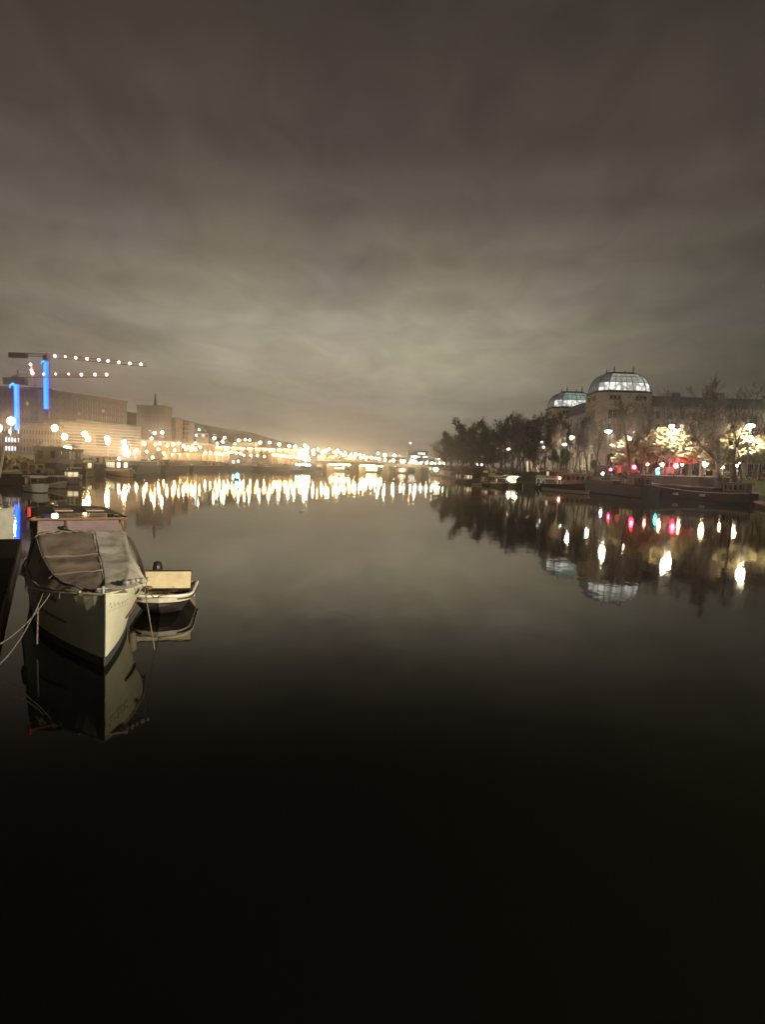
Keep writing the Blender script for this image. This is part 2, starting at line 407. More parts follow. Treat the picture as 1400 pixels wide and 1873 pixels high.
for i, ((px, py, Y), rk) in enumerate(ranked(CROWD_L)):
    lamp(px, py, Y, ('warm', 'white', 'amber')[i % 3], (.55, .7, .45, .6)[i % 4], 'globe', rk + ' of the road lamps crowded right of the tower block', 'crowded road lamps on the left bank')
LOW_L = [(376, 828, 418), (385, 828, 425), (395, 829, 430), (402, 830, 440), (410, 829, 440), (412, 822, 445), (418, 828, 445), (425, 827, 450), (433, 829, 452), (440, 830, 455), (340, 822, 400), (350, 823, 404), (358, 822, 410),
         (502, 831, 480), (508, 832, 480), (515, 833, 485), (522, 834, 485), (530, 835, 490), (535, 836, 490), (268, 826, 330), (300, 829, 390), (320, 824, 395), (290, 822, 370)]
for i, ((px, py, Y), rk) in enumerate(ranked(LOW_L)):
    lamp(px, py, Y, ('white', 'warm', 'amber')[i % 3], (.6, .42, .5)[i % 3], 'globe', rk + ' of the low lamps in the left quay band', 'low lamps along the left quay edge')
for i, ((px, py, Y), rk) in enumerate(ranked([(558, 815, 505), (562, 820, 505), (556, 824, 505), (561, 828, 500), (555, 832, 500), (562, 835, 498), (557, 839, 496), (552, 836, 496), (565, 841, 494)])):
    lamp(px, py, Y, 'white', (.8, 1.1)[i % 2], 'globe', rk + ' of the lamps in the brightest blob by the bridge', 'brightest lamp cluster at the left bridge end')
for i, ((px, py, Y), rk) in enumerate(ranked([(574, 824, 520), (574, 830, 520), (582, 821, 520), (590, 828, 515), (597, 824.5, 530), (602, 822, 540), (611, 827, 540), (618, 824.5, 560), (623, 829, 560), (632, 829, 560),
        (643, 831, 580), (651, 831, 590), (658, 832, 600), (666, 834, 600), (672, 836, 610), (680, 837.5, 620), (687, 838, 620), (640, 835, 560), (628, 833, 540), (648, 836, 560), (660, 838, 570), (615, 832, 530), (670, 840, 560)])):
    lamp(px, py, Y, ('white', 'warm', 'amber', 'warm')[i % 4], (.7, .95, .55, .8)[(i * 3) % 4], 'globe', rk + ' of the dense lamp row descending above the far bridge', 'dense lamp row above the far bridge')
for i, ((px, py, Y), rk) in enumerate(ranked([(542, 849, 470), (548, 849.5, 470), (554, 850, 470), (560, 850.5, 470), (566, 851, 470)])):
    lamp(px, py, Y, 'cool', .5, 'globe', rk + ' of five small even white lamps under the left bridge end', 'row of small white lamps at the water', ground=1.2)
for i, ((px, py, Y), rk) in enumerate(ranked([(692, 829, 470), (694, 840, 446), (705, 841, 446), (722, 833, 470), (734, 843, 446), (740, 844, 446), (752, 844.5, 446), (761, 845.5, 446), (771, 846, 446), (781, 846, 446), (791, 847, 446), (803, 840, 500), (813, 847.5, 446), (804, 847, 446)])):
    lamp(px, py, Y, ('warm', 'white', 'white')[i % 3], (.5, .62)[i % 2], 'globe', rk + ' of the small lamps along the right half of the bridge', 'small lamps on the right half of the bridge')
for i, (px, py, Y, t) in enumerate([(427, 845, 440, 'cool'), (436, 843.5, 440, 'cool'), (446, 833, 455, 'white'), (459, 833, 455, 'white'), (471, 833.5, 460, 'white'), (484, 835, 460, 'warm'), (218, 839, 185, 'pink'), (279, 837, 300, 'warm')]):
    lamp(px, py, Y, t, .42, 'globe', ['left of a bluish lamp pair low on the dark bank', 'right of a bluish lamp pair low on the dark bank', 'first of three tiny lamps above the dark bank under the floodlit house', 'second of three tiny lamps above the dark bank under the floodlit house',
        'third of three tiny lamps above the dark bank under the floodlit house', 'tiny yellow lamp where the bank band brightens again', 'small pinkish lamp over the roof of the lit cruiser', 'round yellow lamp above the two pale crates on the barge'][i], 'tiny lamps on the left bank', ground=1.5 if py > 840 else None)
RL = [
 (877, 832, 455, 'white', .62, 'leftmost lamp of the triple blob in the dark trees on the right bank'), (883, 831, 450, 'white', .75, 'highest lamp of the triple blob in the dark trees on the right bank'), (882.5, 836, 440, 'white', .55, 'lowest lamp of the triple blob in the dark trees on the right bank'),
 (890, 830, 425, 'white', .62, 'lamp just right of the triple blob on the right bank'), (901, 828, 394, 'cool', .45, 'small round lamp between the triple blob and the heart-shaped lamps'),
 (916, 826, 367, 'white', .85, 'heart-shaped lamp, the left of a pair over the tall houseboats'), (932, 822, 330, 'white', 1.05, 'heart-shaped lamp, largest of those over the tall houseboats'),
 (950, 813.5, 267, 'white', .68, 'heart-shaped lamp standing highest before the dark tree clump'), (970, 820, 303, 'white', .62, 'heart-shaped lamp left of the green bush'),
 (991, 808, 262, 'cool', .28, 'upper of two pinpoint lamps in the tree clump'), (995, 818, 262, 'cool', .28, 'lower of two pinpoint lamps in the tree clump'),
 (1032, 813.5, 236, 'white', .68, 'lower left lamp of the four in front of the domed building'), (1046, 800.5, 200, 'white', .72, 'upper left lamp of the four in front of the domed building'),
 (1083, 807, 220, 'white', .9, 'lamp in the trees straight below the left corner of the big dome'), (1113, 790, 169, 'white', .70, 'highest of the four lamps in front of the domed building'),
 (1229, 780.5, 149, 'warm', .53, 'upper lamp of the pair above the golden tree'), (1238, 788.5, 146, 'warm', .53, 'lower lamp of the pair above the golden tree'),
 (1373, 780, 136, 'warm', .82, 'blinding lamp in the yellow leaves at the right edge'), (1151, 800, 165, 'warm', .55, 'lamp half hidden in the small yellow-leaved tree'),
 (874, 850, 380, 'white', .42, 'left of two dots of light above the tall brown houseboat'), (881, 851, 380, 'white', .38, 'right of two dots of light above the tall brown houseboat'),
 (852, 837, 430, 'cool', .32, 'pinpoint lamp low in the dark tree mass beside the bridge'), (821, 836, 440, 'cool', .42, 'oval pinpoint lamp at the dark tree edge above the bridge end'),
]
for (px, py, Y, t, s, lab) in RL: lamp(px, py, Y, 'bank' if s > .5 else t, s, 'cup', lab, 'street lamps on the right bank')
for (px, py, Y, s, t, lab) in [(1212, 850, 160, .38, 'warm', 'low globe lamp between the green and the biggest red signal'), (1248, 849, 162, .36, 'white', 'low globe lamp just right of the biggest red signal'),
        (1291, 848.5, 152, .62, 'white', 'low globe lamp left of the forked leaning tree'), (1350, 848.5, 148, .62, 'white', 'low globe lamp right of the forked leaning tree'), (1323, 855, 158, .32, 'white', 'small half-domed lamp between the two large low globes'),
        (1185, 849, 165, .36, 'pink', 'pinkish low globe lamp left of the green signal'), (1103, 866, 158, .30, 'cool', 'small cold lamp at the quay wall left of the first red signal')]:
    lamp(px, py, Y, t, s, 'globe', lab, 'low globe lamps on the right quay')

# ------------------------------------------------------------------ traffic signals
def signal(px, py, Y, col, label, s=.3):
    p = P(px, py, Y); g = min(GR, p.z - 2.4)
    t = thing('traffic_light', label, 'traffic light', (p.x, p.y, g), 0, 'traffic lights on the right quay'); H = p.z - g
    MB().tube([(0, .15, 0), (0, .15, H + .6)], .06, 6).build('pole', m_dark, t)
    h = MB().box(-.22, .22, -.12, .12, H - .9, H + .55); 
    for k in (-.55, 0, .35 - .02): h.tube([(0, -.12, H + k + .18), (0, -.30, H + k + .16)], .14, 8)
    h.build('signal_housing', m_dark, t)
    MB().ball((0, -.25, H), s, 8, 6).build('lens', col, t)
signal(1117, 859, 158, e_red, 'red signal nearest the long houseboat, dimmer and with a small dot over it', .28)
signal(1160, 854.5, 150, e_red, 'red signal at the foot of the dark tree trunks left of the barge', .42)
signal(1236, 852, 150, e_red, 'largest red signal, glaring over the middle of the barge', .55)
signal(1203, 864.5, 150, e_teal, 'blue-green signal over the left end of the barge', .38)
signal(1204, 857, 152, e_teal, 'faint green signal just above the bright blue-green one', .2)

# ------------------------------------------------------------------ trees
def gen_tree(seed, H=16.0, spread=.5, dens=1.0, leaf=None, leafn=0, lean=0, upright=.35, nlimb=9, low=.30, ls=1.0):
    rnd = random.Random(seed); tr = MB(); cr = MB(); lf = MB()
    tips = []
    def branch(p, d, L, r, lvl, mb):
        n = 4 if lvl < 2 else 3; pts = [p]; rr = [r]; q = p.copy(); dd = d.copy()
        for i in range(n):
            dd = (dd + Vector((rnd.gauss(0, .13), rnd.gauss(0, .13), rnd.gauss(0, .08) + (upright * .28 if lvl > 0 else 0)))).normalized()
            q = q + dd * (L / n); pts.append(q.copy()); rr.append(max(.018, r * (1 - .75 * (i + 1) / n)))
        mb.tube(pts, rr, 7 if lvl == 0 else (5 if lvl == 1 else 3), cap=False)
        if lvl >= 4: tips.append(q); return
        cnt = [nlimb, 7, 6, 5][lvl] * dens; cnt = max(2, int(cnt + rnd.random()))
        for k in range(cnt):
            t = (low if lvl == 0 else .22) + ((1 - low) if lvl == 0 else .76) * (k + rnd.random()) / cnt; t = min(.99, t)
            i = min(n - 1, int(t * n)); f = t * n - i; bp = pts[i].lerp(pts[i + 1], f); br = rr[i] + (rr[i + 1] - rr[i]) * f
            ax = (pts[i + 1] - pts[i]).normalized(); a = rnd.random() * 6.283
            side = (ax.orthogonal().normalized()); side = (Matrix.Rotation(a, 3, ax) @ side)
            ang = spread * (1.25 if lvl else 1.0) * (.7 + .6 * rnd.random()); nd = (ax * math.cos(ang) + side * math.sin(ang)).normalized()
            nl = L * ([.52, .55, .5, .48][lvl]) * (1.15 - .55 * t) * (.8 + .4 * rnd.random())
            branch(bp, nd, nl, min(br * .72, [.20, .09, .045, .026][lvl] * H / 16), lvl + 1, cr)
    branch(Vector((0, 0, -.3)), Vector((lean, 0, 1)).normalized(), H * .80, .30 * H / 16, 0, tr)
    if leaf:
        for _ in range(leafn):
            q = rnd.choice(tips) + Vector((rnd.gauss(0, .35), rnd.gauss(0, .35), rnd.gauss(0, .3))); s = (.13 + .14 * rnd.random()) * ls
            a = Vector((rnd.gauss(0, 1), rnd.gauss(0, 1), rnd.gauss(0, 1))).normalized(); b = a.orthogonal().normalized()
            lf.quad(q - a * s, q + b * s * .7, q + a * s, q - b * s * .7)
    top = max(v[2] for v in cr.v)
    return tr.mesh('trunk', m_bark, True), cr.mesh('crown', m_twig, True), (lf.mesh('leaves', leaf) if leaf else None), top
T_BARE = [gen_tree(s, 17, .50, 1.0, None, 0) for s in (3, 11, 27)]
T_SLIM = [gen_tree(s, 17, .30, .95, m_leaf_b, 1400, upright=.7) for s in (5, 8)]
T_DENSE = [gen_tree(s, 15, .50, 1.1, m_leaf_b, 1300, nlimb=13, low=.06, upright=.5) for s in (14, 19, 23)]
T_GOLD = [gen_tree(s, 9, .75, .8, m_leaf_y, 4200, upright=.15, ls=2.2) for s in (33, 34)]
T_GREEN = [gen_tree(s, 8, .6, 1.0, m_leaf_g, 6500) for s in (41,)]
T_THIN = [gen_tree(s, 17, .50, .82, None, 0, nlimb=8) for s in (51, 62, 73)]
TC = {'thin': T_THIN, 'bare': T_BARE, 'slim': T_SLIM, 'dense': T_DENSE, 'gold': T_GOLD, 'green': T_GREEN}
NM = {'bare': 'bare_tree', 'thin': 'bare_tree', 'slim': 'poplar_tree', 'dense': 'bushy_tree', 'gold': 'plane_tree', 'green': 'evergreen_tree'}
trnd = random.Random(9)
def tree(px, Y, ytop, kind, label, group, g=None, wide=1.0):
    p = P(px, ytop, Y); g = (GR if p.x > 0 else GL) if g is None else g
    tm, cm, lm, top = trnd.choice(TC[kind]); s = (p.z - g) / top
    # column of the base: keep the trunk vertical in the world
    t = thing(NM[kind], label, 'tree', (p.x, p.y, g), trnd.random() * 6.28, group); t.scale = (s * wide, s * wide, s)
    inst('trunk', tm, t); c = inst('crown', cm, t)
    if lm: inst('leaves', lm, c)
    return t
FARL = ' of the bushy trees massed by the right bridge end'
for (px, Y, yt), rk in ranked([(806, 440, 806), (814, 425, 799), (823, 410, 796), (832, 400, 788), (842, 390, 784), (851, 350, 780), (862, 360, 786), (875, 350, 790), (820, 380, 806), (838, 360, 800), (856, 330, 795), (871, 340, 798), (886, 340, 793), (896, 330, 788), (848, 420, 790), (880, 420, 796), (866, 300, 806), (890, 290, 808)]):
    tree(px, Y, yt, 'dense', rk + FARL, 'dark trees by the bridge end', wide=.95)
tree(849, 350, 769, 'slim', 'left of two slim poplars rising above the dark trees by the bridge', 'poplars by the bridge')
tree(868, 340, 764, 'slim', 'right and darker of two slim poplars rising above the dark trees by the bridge', 'poplars by the bridge')
MIDL = ' of the ragged leafless trees left of the smaller dome'
for (px, Y, yt, k), rk in ranked([(898, 300, 772, 'bare'), (908, 280, 764, 'slim'), (918, 275, 766, 'dense'), (930, 270, 768, 'bare'), (938, 265, 765, 'slim'), (948, 265, 763, 'dense'), (958, 258, 760, 'bare'), (967, 250, 754, 'slim'), (976, 245, 750, 'bare'), (985, 245, 752, 'dense'), (994, 240, 748, 'slim'),
                       (925, 250, 785, 'dense'), (945, 240, 785, 'dense'), (962, 236, 780, 'bare'), (978, 230, 778, 'dense'), (903, 260, 795, 'dense'), (992, 228, 780, 'dense')]):
    tree(px, Y, yt, k, rk + MIDL, 'ragged tree row on the right bank')
FRL = ' of the bare trees before the domed building'
for (px, Y, yt, k), rk in ranked([(1003, 212, 762, 'bare'), (1018, 208, 768, 'slim'), (1030, 205, 765, 'bare'), (1042, 200, 768, 'slim'), (1056, 196, 762, 'bare'), (1068, 190, 766, 'bare'), (1082, 188, 760, 'slim'), (1095, 184, 755, 'bare'), (1106, 178, 758, 'slim'), (1118, 176, 748, 'bare'), (1130, 178, 735, 'bare'), (1142, 172, 735, 'slim'), (1080, 205, 775, 'bare'), (1025, 225, 775, 'bare')]):
    tree(px, Y, yt, k, rk + FRL, 'bare trees before the domed building', wide=.85)
tree(1163, 152, 722, 'bare', 'tall bare tree with dark trunks behind the second red signal', 'tall bare trees over the barge')
WGL = ' of the tall bare trees over the long roof'
for (px, Y, yt), rk in ranked([(1192, 172, 716), (1214, 176, 706), (1242, 172, 704), (1266, 176, 698), (1352, 172, 700), (1392, 170, 694), (1425, 150, 700), (1180, 190, 714), (1328, 182, 700)]):
    tree(px, Y, yt, 'thin', rk + WGL, 'tall bare trees at the right')
# forked leaning tree at 1318,870
def forked_tree():
    Y = 140.0; base = P(1319, 874, Y); g = base.z - .4
    t = thing('forked_tree', 'big dark tree forking low into three leaning limbs behind the barge', 'tree', (base.x, base.y, g))
    k = Y / FPX
    def L(pp): return [((x - 1319) * k, (i * .4), (874 - y) * k + .4) for i, (x, y) in enumerate(pp)]
    tr = MB(); cr = MB(); rnd = random.Random(77)
    tr.tube(L([(1319, 880), (1317, 862), (1315, 845)]), [.55, .46, .40], 8)
    limbs = [([(1315, 847), (1303, 836), (1285, 818), (1270, 800), (1262, 784), (1250, 765), (1246, 745)], .26), ([(1315, 846), (1310, 825), (1304, 800), (1300, 775), (1292, 750), (1288, 725)], .28),
             ([(1316, 846), (1312, 815), (1306, 790), (1303, 760), (1306, 735), (1302, 715)], .24), ([(1309, 822), (1316, 800), (1326, 786), (1334, 765)], .12), ([(1297, 786), (1285, 778), (1276, 774)], .09), ([(1303, 836), (1290, 806), (1281, 794), (1278, 780)], .11)]
    for pp, r in limbs:
        pts = L(pp); tr.tube(pts, [max(.05, r * (1 - .7 * i / len(pts))) for i in range(len(pts))], 6)
        for i in range(len(pts) - 1):
            a = Vector(pts[i]); b = Vector(pts[i + 1])
            for _ in range(7):
                q = a.lerp(b, rnd.random()); d = Vector((rnd.gauss(0, .8), rnd.gauss(0, .8), .55 + rnd.random())).normalized(); ln = 1.5 + 2.2 * rnd.random()
                e = q + d * ln; cr.tube([q, q.lerp(e, .5) + Vector((rnd.gauss(0, .15), rnd.gauss(0, .15), .1)), e], [.07, .045, .02], 4, False)
                for _ in range(7):
                    q2 = q.lerp(e, .25 + .75 * rnd.random()); d2 = (d + Vector((rnd.gauss(0, .6), rnd.gauss(0, .6), rnd.gauss(.2, .4)))).normalized(); e2 = q2 + d2 * (.7 + rnd.random())
                    cr.tube([q2, e2], [.03, .018], 3, False)
                    for _ in range(3):
                        q3 = q2.lerp(e2, rnd.random()); e3 = q3 + (d2 + Vector((rnd.gauss(0, .7), rnd.gauss(0, .7), rnd.gauss(.1, .4)))).normalized() * .7
                        cr.tube([q3, e3], [.02, .014], 3, False)
    tr.build('trunk', m_bark, t, True); cr.build('crown', m_twig, t)
forked_tree()
def v_tree():
    Y = 136.0; base = P(1344, 878, Y); t = thing('forked_tree', 'dark straight tree splitting into a narrow V beside the blinding lamp', 'tree', (base.x, base.y, base.z - .4)); k = Y / FPX; rnd = random.Random(5)
    def L(pp): return [((x - 1344) * k, 0, (878 - y) * k + .4) for (x, y) in pp]
    tr = MB(); cr = MB(); tr.tube(L([(1344, 884), (1343, 850), (1344, 820)]), [.34, .28, .26], 8)
    for pp, r in [([(1344, 821), (1341, 800), (1338, 785), (1339, 760), (1336, 735)], .20), ([(1344, 821), (1348, 800), (1354, 785), (1362, 776), (1372, 760)], .18), ([(1338, 790), (1332, 775), (1328, 760)], .08)]:
        pts = L(pp); tr.tube(pts, [max(.04, r * (1 - .7 * i / len(pts))) for i in range(len(pts))], 6)
        for i in range(1, len(pts) - 1):
            a = Vector(pts[i]); b = Vector(pts[i + 1])
            for _ in range(8):
                q = a.lerp(b, rnd.random()); d = Vector((rnd.gauss(0, .8), rnd.gauss(0, .8), .6 + rnd.random())).normalized(); e = q + d * (1.5 + 2 * rnd.random()); cr.tube([q, e], [.06, .02], 4, False)
                for _ in range(9):
                    q2 = q.lerp(e, .2 + .8 * rnd.random()); e2 = q2 + (d + Vector((rnd.gauss(0, .7), rnd.gauss(0, .7), rnd.gauss(.1, .4)))).normalized() * (.6 + rnd.random()); cr.tube([q2, e2], [.026, .014], 3, False)
    tr.build('trunk', m_bark, t, True); cr.build('crown', m_twig, t)
    MB().ball(((1337 - 1344) * k, 0, (878 - 781) * k), .75, 10, 8).build('mistletoe_ball', m_leaf_b, t); MB().ball(((1335 - 1344) * k, .3, (878 - 806) * k), .6, 10, 8).build('mistletoe_ball', m_leaf_b, t)
v_tree()
for (px, Y, yt, lab) in [(1151, 170, 793, 'small yellow-leaved tree glowing round the half hidden lamp'), (1195, 155, 796, 'yellow-leaved tree, left and darker half of the golden clump'), (1222, 153, 787, 'yellow-leaved tree, brightest one under the lamp pair'),
                         (1248, 153, 792, 'yellow-leaved tree at the right end of the golden clump'), (1364, 141, 778, 'yellow-leaved tree lit by the blinding lamp at the right'), (1394, 142, 790, 'yellow-leaved tree cut by the right edge of the picture'), (1330, 146, 808, 'low yellow-leaved tree between the two dark forked trees')]:
    tree(px, Y, yt, 'gold', lab, 'yellow-leaved plane trees under lamps', wide=1.25)
for (px, Y, yt, lab) in [(1015, 222, 806, 'dark green evergreen left of the lit facade'), (1038, 214, 822, 'green shrub tree under the upper left lamp by the domes'), (905, 300, 826, 'green tree behind the tall brown houseboats'), (1085, 200, 842, 'dark cone-shaped evergreen above the long houseboat cabin')]:
    tree(px, Y, yt, 'green', lab, 'evergreens on the right bank', wide=1.1)
# left bank trees
for (px, Y, yt), rk in ranked([(325, 430, 822), (372, 450, 826), (450, 470, 822), (485, 480, 826), (66, 175, 806), (88, 190, 812), (142, 210, 812)]):
    tree(px, Y, yt, 'dense', rk + ' of the low dark trees between the left quay lamps', 'low dark trees on the left bank', wide=1.2)

# hedges and scrub along the water
def scrub(pts, w, h, n, name, label, m, seed, s0=.3):
    rnd = random.Random(seed); b = MB()
    segs = [(Vector(pts[i]), Vector(pts[i + 1])) for i in range(len(pts) - 1)]; tot = sum((q - p).length for p, q in segs)
    for _ in range(n):
        t = rnd.random() * tot
        for p, q in segs:
            l = (q - p).length
            if t <= l: break
            t -= l
        c = p.lerp(q, t / l) + Vector((rnd.gauss(0, w * .4), rnd.gauss(0, w * .4), 0)); hh = h * (.5 + .7 * noise.noise(Vector((c.x * .15, c.y * .15, seed))) + .35)
        c.z += abs(rnd.random() ** 1.4) * max(.4, hh)
        s = s0 * (.5 + rnd.random()); a = Vector((rnd.gauss(0, 1), rnd.gauss(0, 1), rnd.gauss(0, 1))).normalized(); o = a.orthogonal().normalized()
        b.quad(c - a * s, c + o * s * .7, c + a * s, c - o * s * .7)
    return tag(b.build(name, m), label, kind='stuff')
scrub([(34 + 8, 440, 1.5), (38 + 6, 300, 1.5), (46, 232, 1.5), (62, 214, 1.5), (80, 178, 1.5), (92, 145, 2), (104, 105, 2)], 3.5, 4.6, 30000, 'undergrowth', 'dark scrub along the right waterside', m_leaf_b, 2, .3)
scrub([(x - 4, y, 1.4) for x, y in SL[3:10]], 3.0, 2.6, 20000, 'undergrowth', 'dark scrub along the left waterside', m_leaf_b, 4, .4)
scrub([(108, 165, GR), (122, 158, GR), (140, 150, GR)], 2.0, 1.6, 5000, 'hedge_foliage', 'low green hedge lit by the quay lamps', m_leaf_g, 6, .25)

# ------------------------------------------------------------------ buildings on the right: the long stone building with two glass domes
def win_mesh(w, h, lit=None, fr=None, name='window', d=.18, mull=True):
    b = MB(); b.m = 0
    b.quad((-w / 2, -.02, 0), (w / 2, -.02, 0), (w / 2, -.02, h), (-w / 2, -.02, h)); b.m = 1
    t = .10
    for (x0, x1, z0, z1) in ((-w / 2 - t, -w / 2, -t, h + t), (w / 2, w / 2 + t, -t, h + t), (-w / 2, w / 2, h, h + t), (-w / 2 - t * 1.5, w / 2 + t * 1.5, -2 * t, -t), (-w / 2, w / 2, -t, 0)):
        b.box(x0, x1, -d, .03, z0, z1)
    if mull:
        b.box(-.04, .04, -.07, -.025, 0, h)
    return b.mesh(name, [lit or m_win, fr or m_stone2])
WM = {}
def windows(parent, face, n, z0, w, h, u0, u1, lits=(), fr=None, lit=None, skip=()):
    """face: (origin xy, direction unit xy, outward normal unit xy) in the parent's space"""
    o, d, nrm = face; rot = math.atan2(d[1], d[0])
    for i in range(n):
        if i in skip: continue
        u = u0 + (u1 - u0) * (i + .5) / n; L = (lit or e_winw) if i in lits else None
        k = (w, h, L.name if L else None, fr.name if fr else None)
        if k not in WM: WM[k] = win_mesh(w, h, L, fr)
        c = inst('window', WM[k], parent, (o[0] + d[0] * u + nrm[0] * .03, o[1] + d[1] * u + nrm[1] * .03, z0)); c.rotation_euler = (0, 0, rot)
def glass_mat(name, col, st, var, scale):
    m = bpy.data.materials.new(name); m.use_nodes = True; nt = m.node_tree; b = nt.nodes['Principled BSDF']
    b.inputs['Base Color'].default_value = (.05, .06, .055, 1); b.inputs['Roughness'].default_value = .15
    b.inputs['Emission Color'].default_value = (*col, 1)
    tc = nt.nodes.new('ShaderNodeTexCoord'); v = nt.nodes.new('ShaderNodeTexVoronoi'); v.inputs['Scale'].default_value = scale; v.feature = 'DISTANCE_TO_EDGE'
    ns = nt.nodes.new('ShaderNodeTexNoise'); ns.inputs['Scale'].default_value = scale * .8
    nt.links.new(tc.outputs['Object'], v.inputs['Vector']); nt.links.new(tc.outputs['Object'], ns.inputs['Vector'])
    a = nt.nodes.new('ShaderNodeMath'); a.operation = 'ADD'; nt.links.new(v.outputs['Distance'], a.inputs[0]); nt.links.new(ns.outputs[0], a.inputs[1])
    mr = nt.nodes.new('ShaderNodeMapRange'); mr.inputs['From Min'].default_value = .5; mr.inputs['From Max'].default_value = .75
    mr.inputs['To Min'].default_value = st * (1 - var); mr.inputs['To Max'].default_value = st
    nt.links.new(a.outputs[0], mr.inputs[0]); nt.links.new(mr.outputs[0], b.inputs['Emission Strength'])
    return m
g_hi = glass_mat('pane_lit_gallery', (1.0, .98, .90), 1.2, .72, .45)
g_dim = glass_mat('pane_glowing_dome', (.86, .88, .74), .46, .35, .35)
g_grn = glass_mat('pane_glowing_green', (.62, .86, .72), .38, .35, .35)
g_side = glass_mat('pane_side_dome', (.70, .76, .74), .12, .5, .35)
def dome(parent, x0, x1, y0, y1, z, Hd, inw, label, gd):
    """glass hall roof: bent ribs rising to a flat ridge; parts: pane, rib, ridge, finial, cornice"""
    ch = 2.6; base = [(x0 + ch, y0), (x1 - ch, y0), (x1, y0 + ch), (x1, y1 - ch), (x1 - ch, y1), (x0 + ch, y1), (x0, y1 - ch), (x0, y0 + ch)]
    cx, cy = (x0 + x1) / 2, (y0 + y1) / 2
    hx, hy = (x1 - x0) / 2, (y1 - y0) / 2
    angs = [0, 27, 52, 90]
    def ring(t):
        k = 1 - math.cos(R(t)); fx = (hx - inw * k) / hx; fy = (hy - inw * k) / hy
        return [Vector((cx + (p[0] - cx) * fx, cy + (p[1] - cy) * fy, z + Hd * math.sin(R(t)))) for p in base]
    rings = [ring(t) for t in angs]; fine = [ring(t) for t in range(0, 91, 9)]
    ncol = [6, 1, 4, 1, 6, 1, 4, 1]
    for r in range(3):
        for s in range(8):
            a, b_ = rings[r][s], rings[r][(s + 1) % 8]; c, d = rings[r + 1][(s + 1) % 8], rings[r + 1][s]
            for k in range(ncol[s]):
                u0, u1 = k / ncol[s], (k + 1) / ncol[s]; pn = MB(); sub = 3
                for q in range(sub):
                    t0 = angs[r] + (angs[r + 1] - angs[r]) * q / sub; t1 = angs[r] + (angs[r + 1] - angs[r]) * (q + 1) / sub
                    A, B = ring(t0), ring(t1); s2 = (s + 1) % 8
                    pn.quad(A[s].lerp(A[s2], u0), A[s].lerp(A[s2], u1), B[s].lerp(B[s2], u1), B[s].lerp(B[s2], u0))
                m = (g_hi if r == 0 else gd) if s in (0, 1) or (s == 7 and r == 0) else g_side
                pn.build('pane', m, parent)
    for s in range(8):
        for k in range(ncol[s]):
            u = k / ncol[s]; pts = [f[s].lerp(f[(s + 1) % 8], u) * 1.0 for f in fine]
            pts = [p + Vector(((p.x - cx) * .004, (p.y - cy) * .004, .05)) for p in pts]
            MB().tube(pts, .13 if k == 0 else .10, 4).build('rib', m_teal if k else m_dark, parent)
    for r in (1, 2):
        hb = MB(); rg = rings[r]
        for s in range(8): hb.tube([rg[s] + Vector((0, 0, .06)), rg[(s + 1) % 8] + Vector((0, 0, .06))], .10, 4)
        hb.build('glazing_ring', m_teal, parent)
    top = rings[3]; MB().prism([(p.x, p.y) for p in top], z + Hd - .1, z + Hd + .55).build('ridge', m_dark, parent)
    for s in (0, 1, 4, 5):
        p = top[s]; f = MB().tube([(p.x, p.y, z + Hd + .4), (p.x, p.y, z + Hd + 1.1), (p.x, p.y, z + Hd + 1.25), (p.x, p.y, z + Hd + 2.7)], [.22, .14, .26, .03], 6); f.build('finial', m_dark, parent)
    co = MB(); e = .7
    co.prism([(x0 + ch - e * .4, y0 - e), (x1 - ch + e * .4, y0 - e), (x1 + e, y0 + ch - e * .4), (x1 + e, y1 - ch), (x1 - ch, y1 + e), (x0 + ch, y1 + e), (x0 - e, y1 - ch), (x0 - e, y0 + ch - e * .4)], z - .75, z - .02)
    co.build('cornice', m_dark, parent)
bt = thing('stone_building', 'long tan stone building with two lit glass domes rising above the trees', 'building', (0, 0, 0))
ZC = Zt(1120, 713, 215)
pav = [(69.2, 87.2, 215.0, 231.5, ZC), (66.8, 84.5, 262.0, 279.0, Zt(1030, 743, 262))]
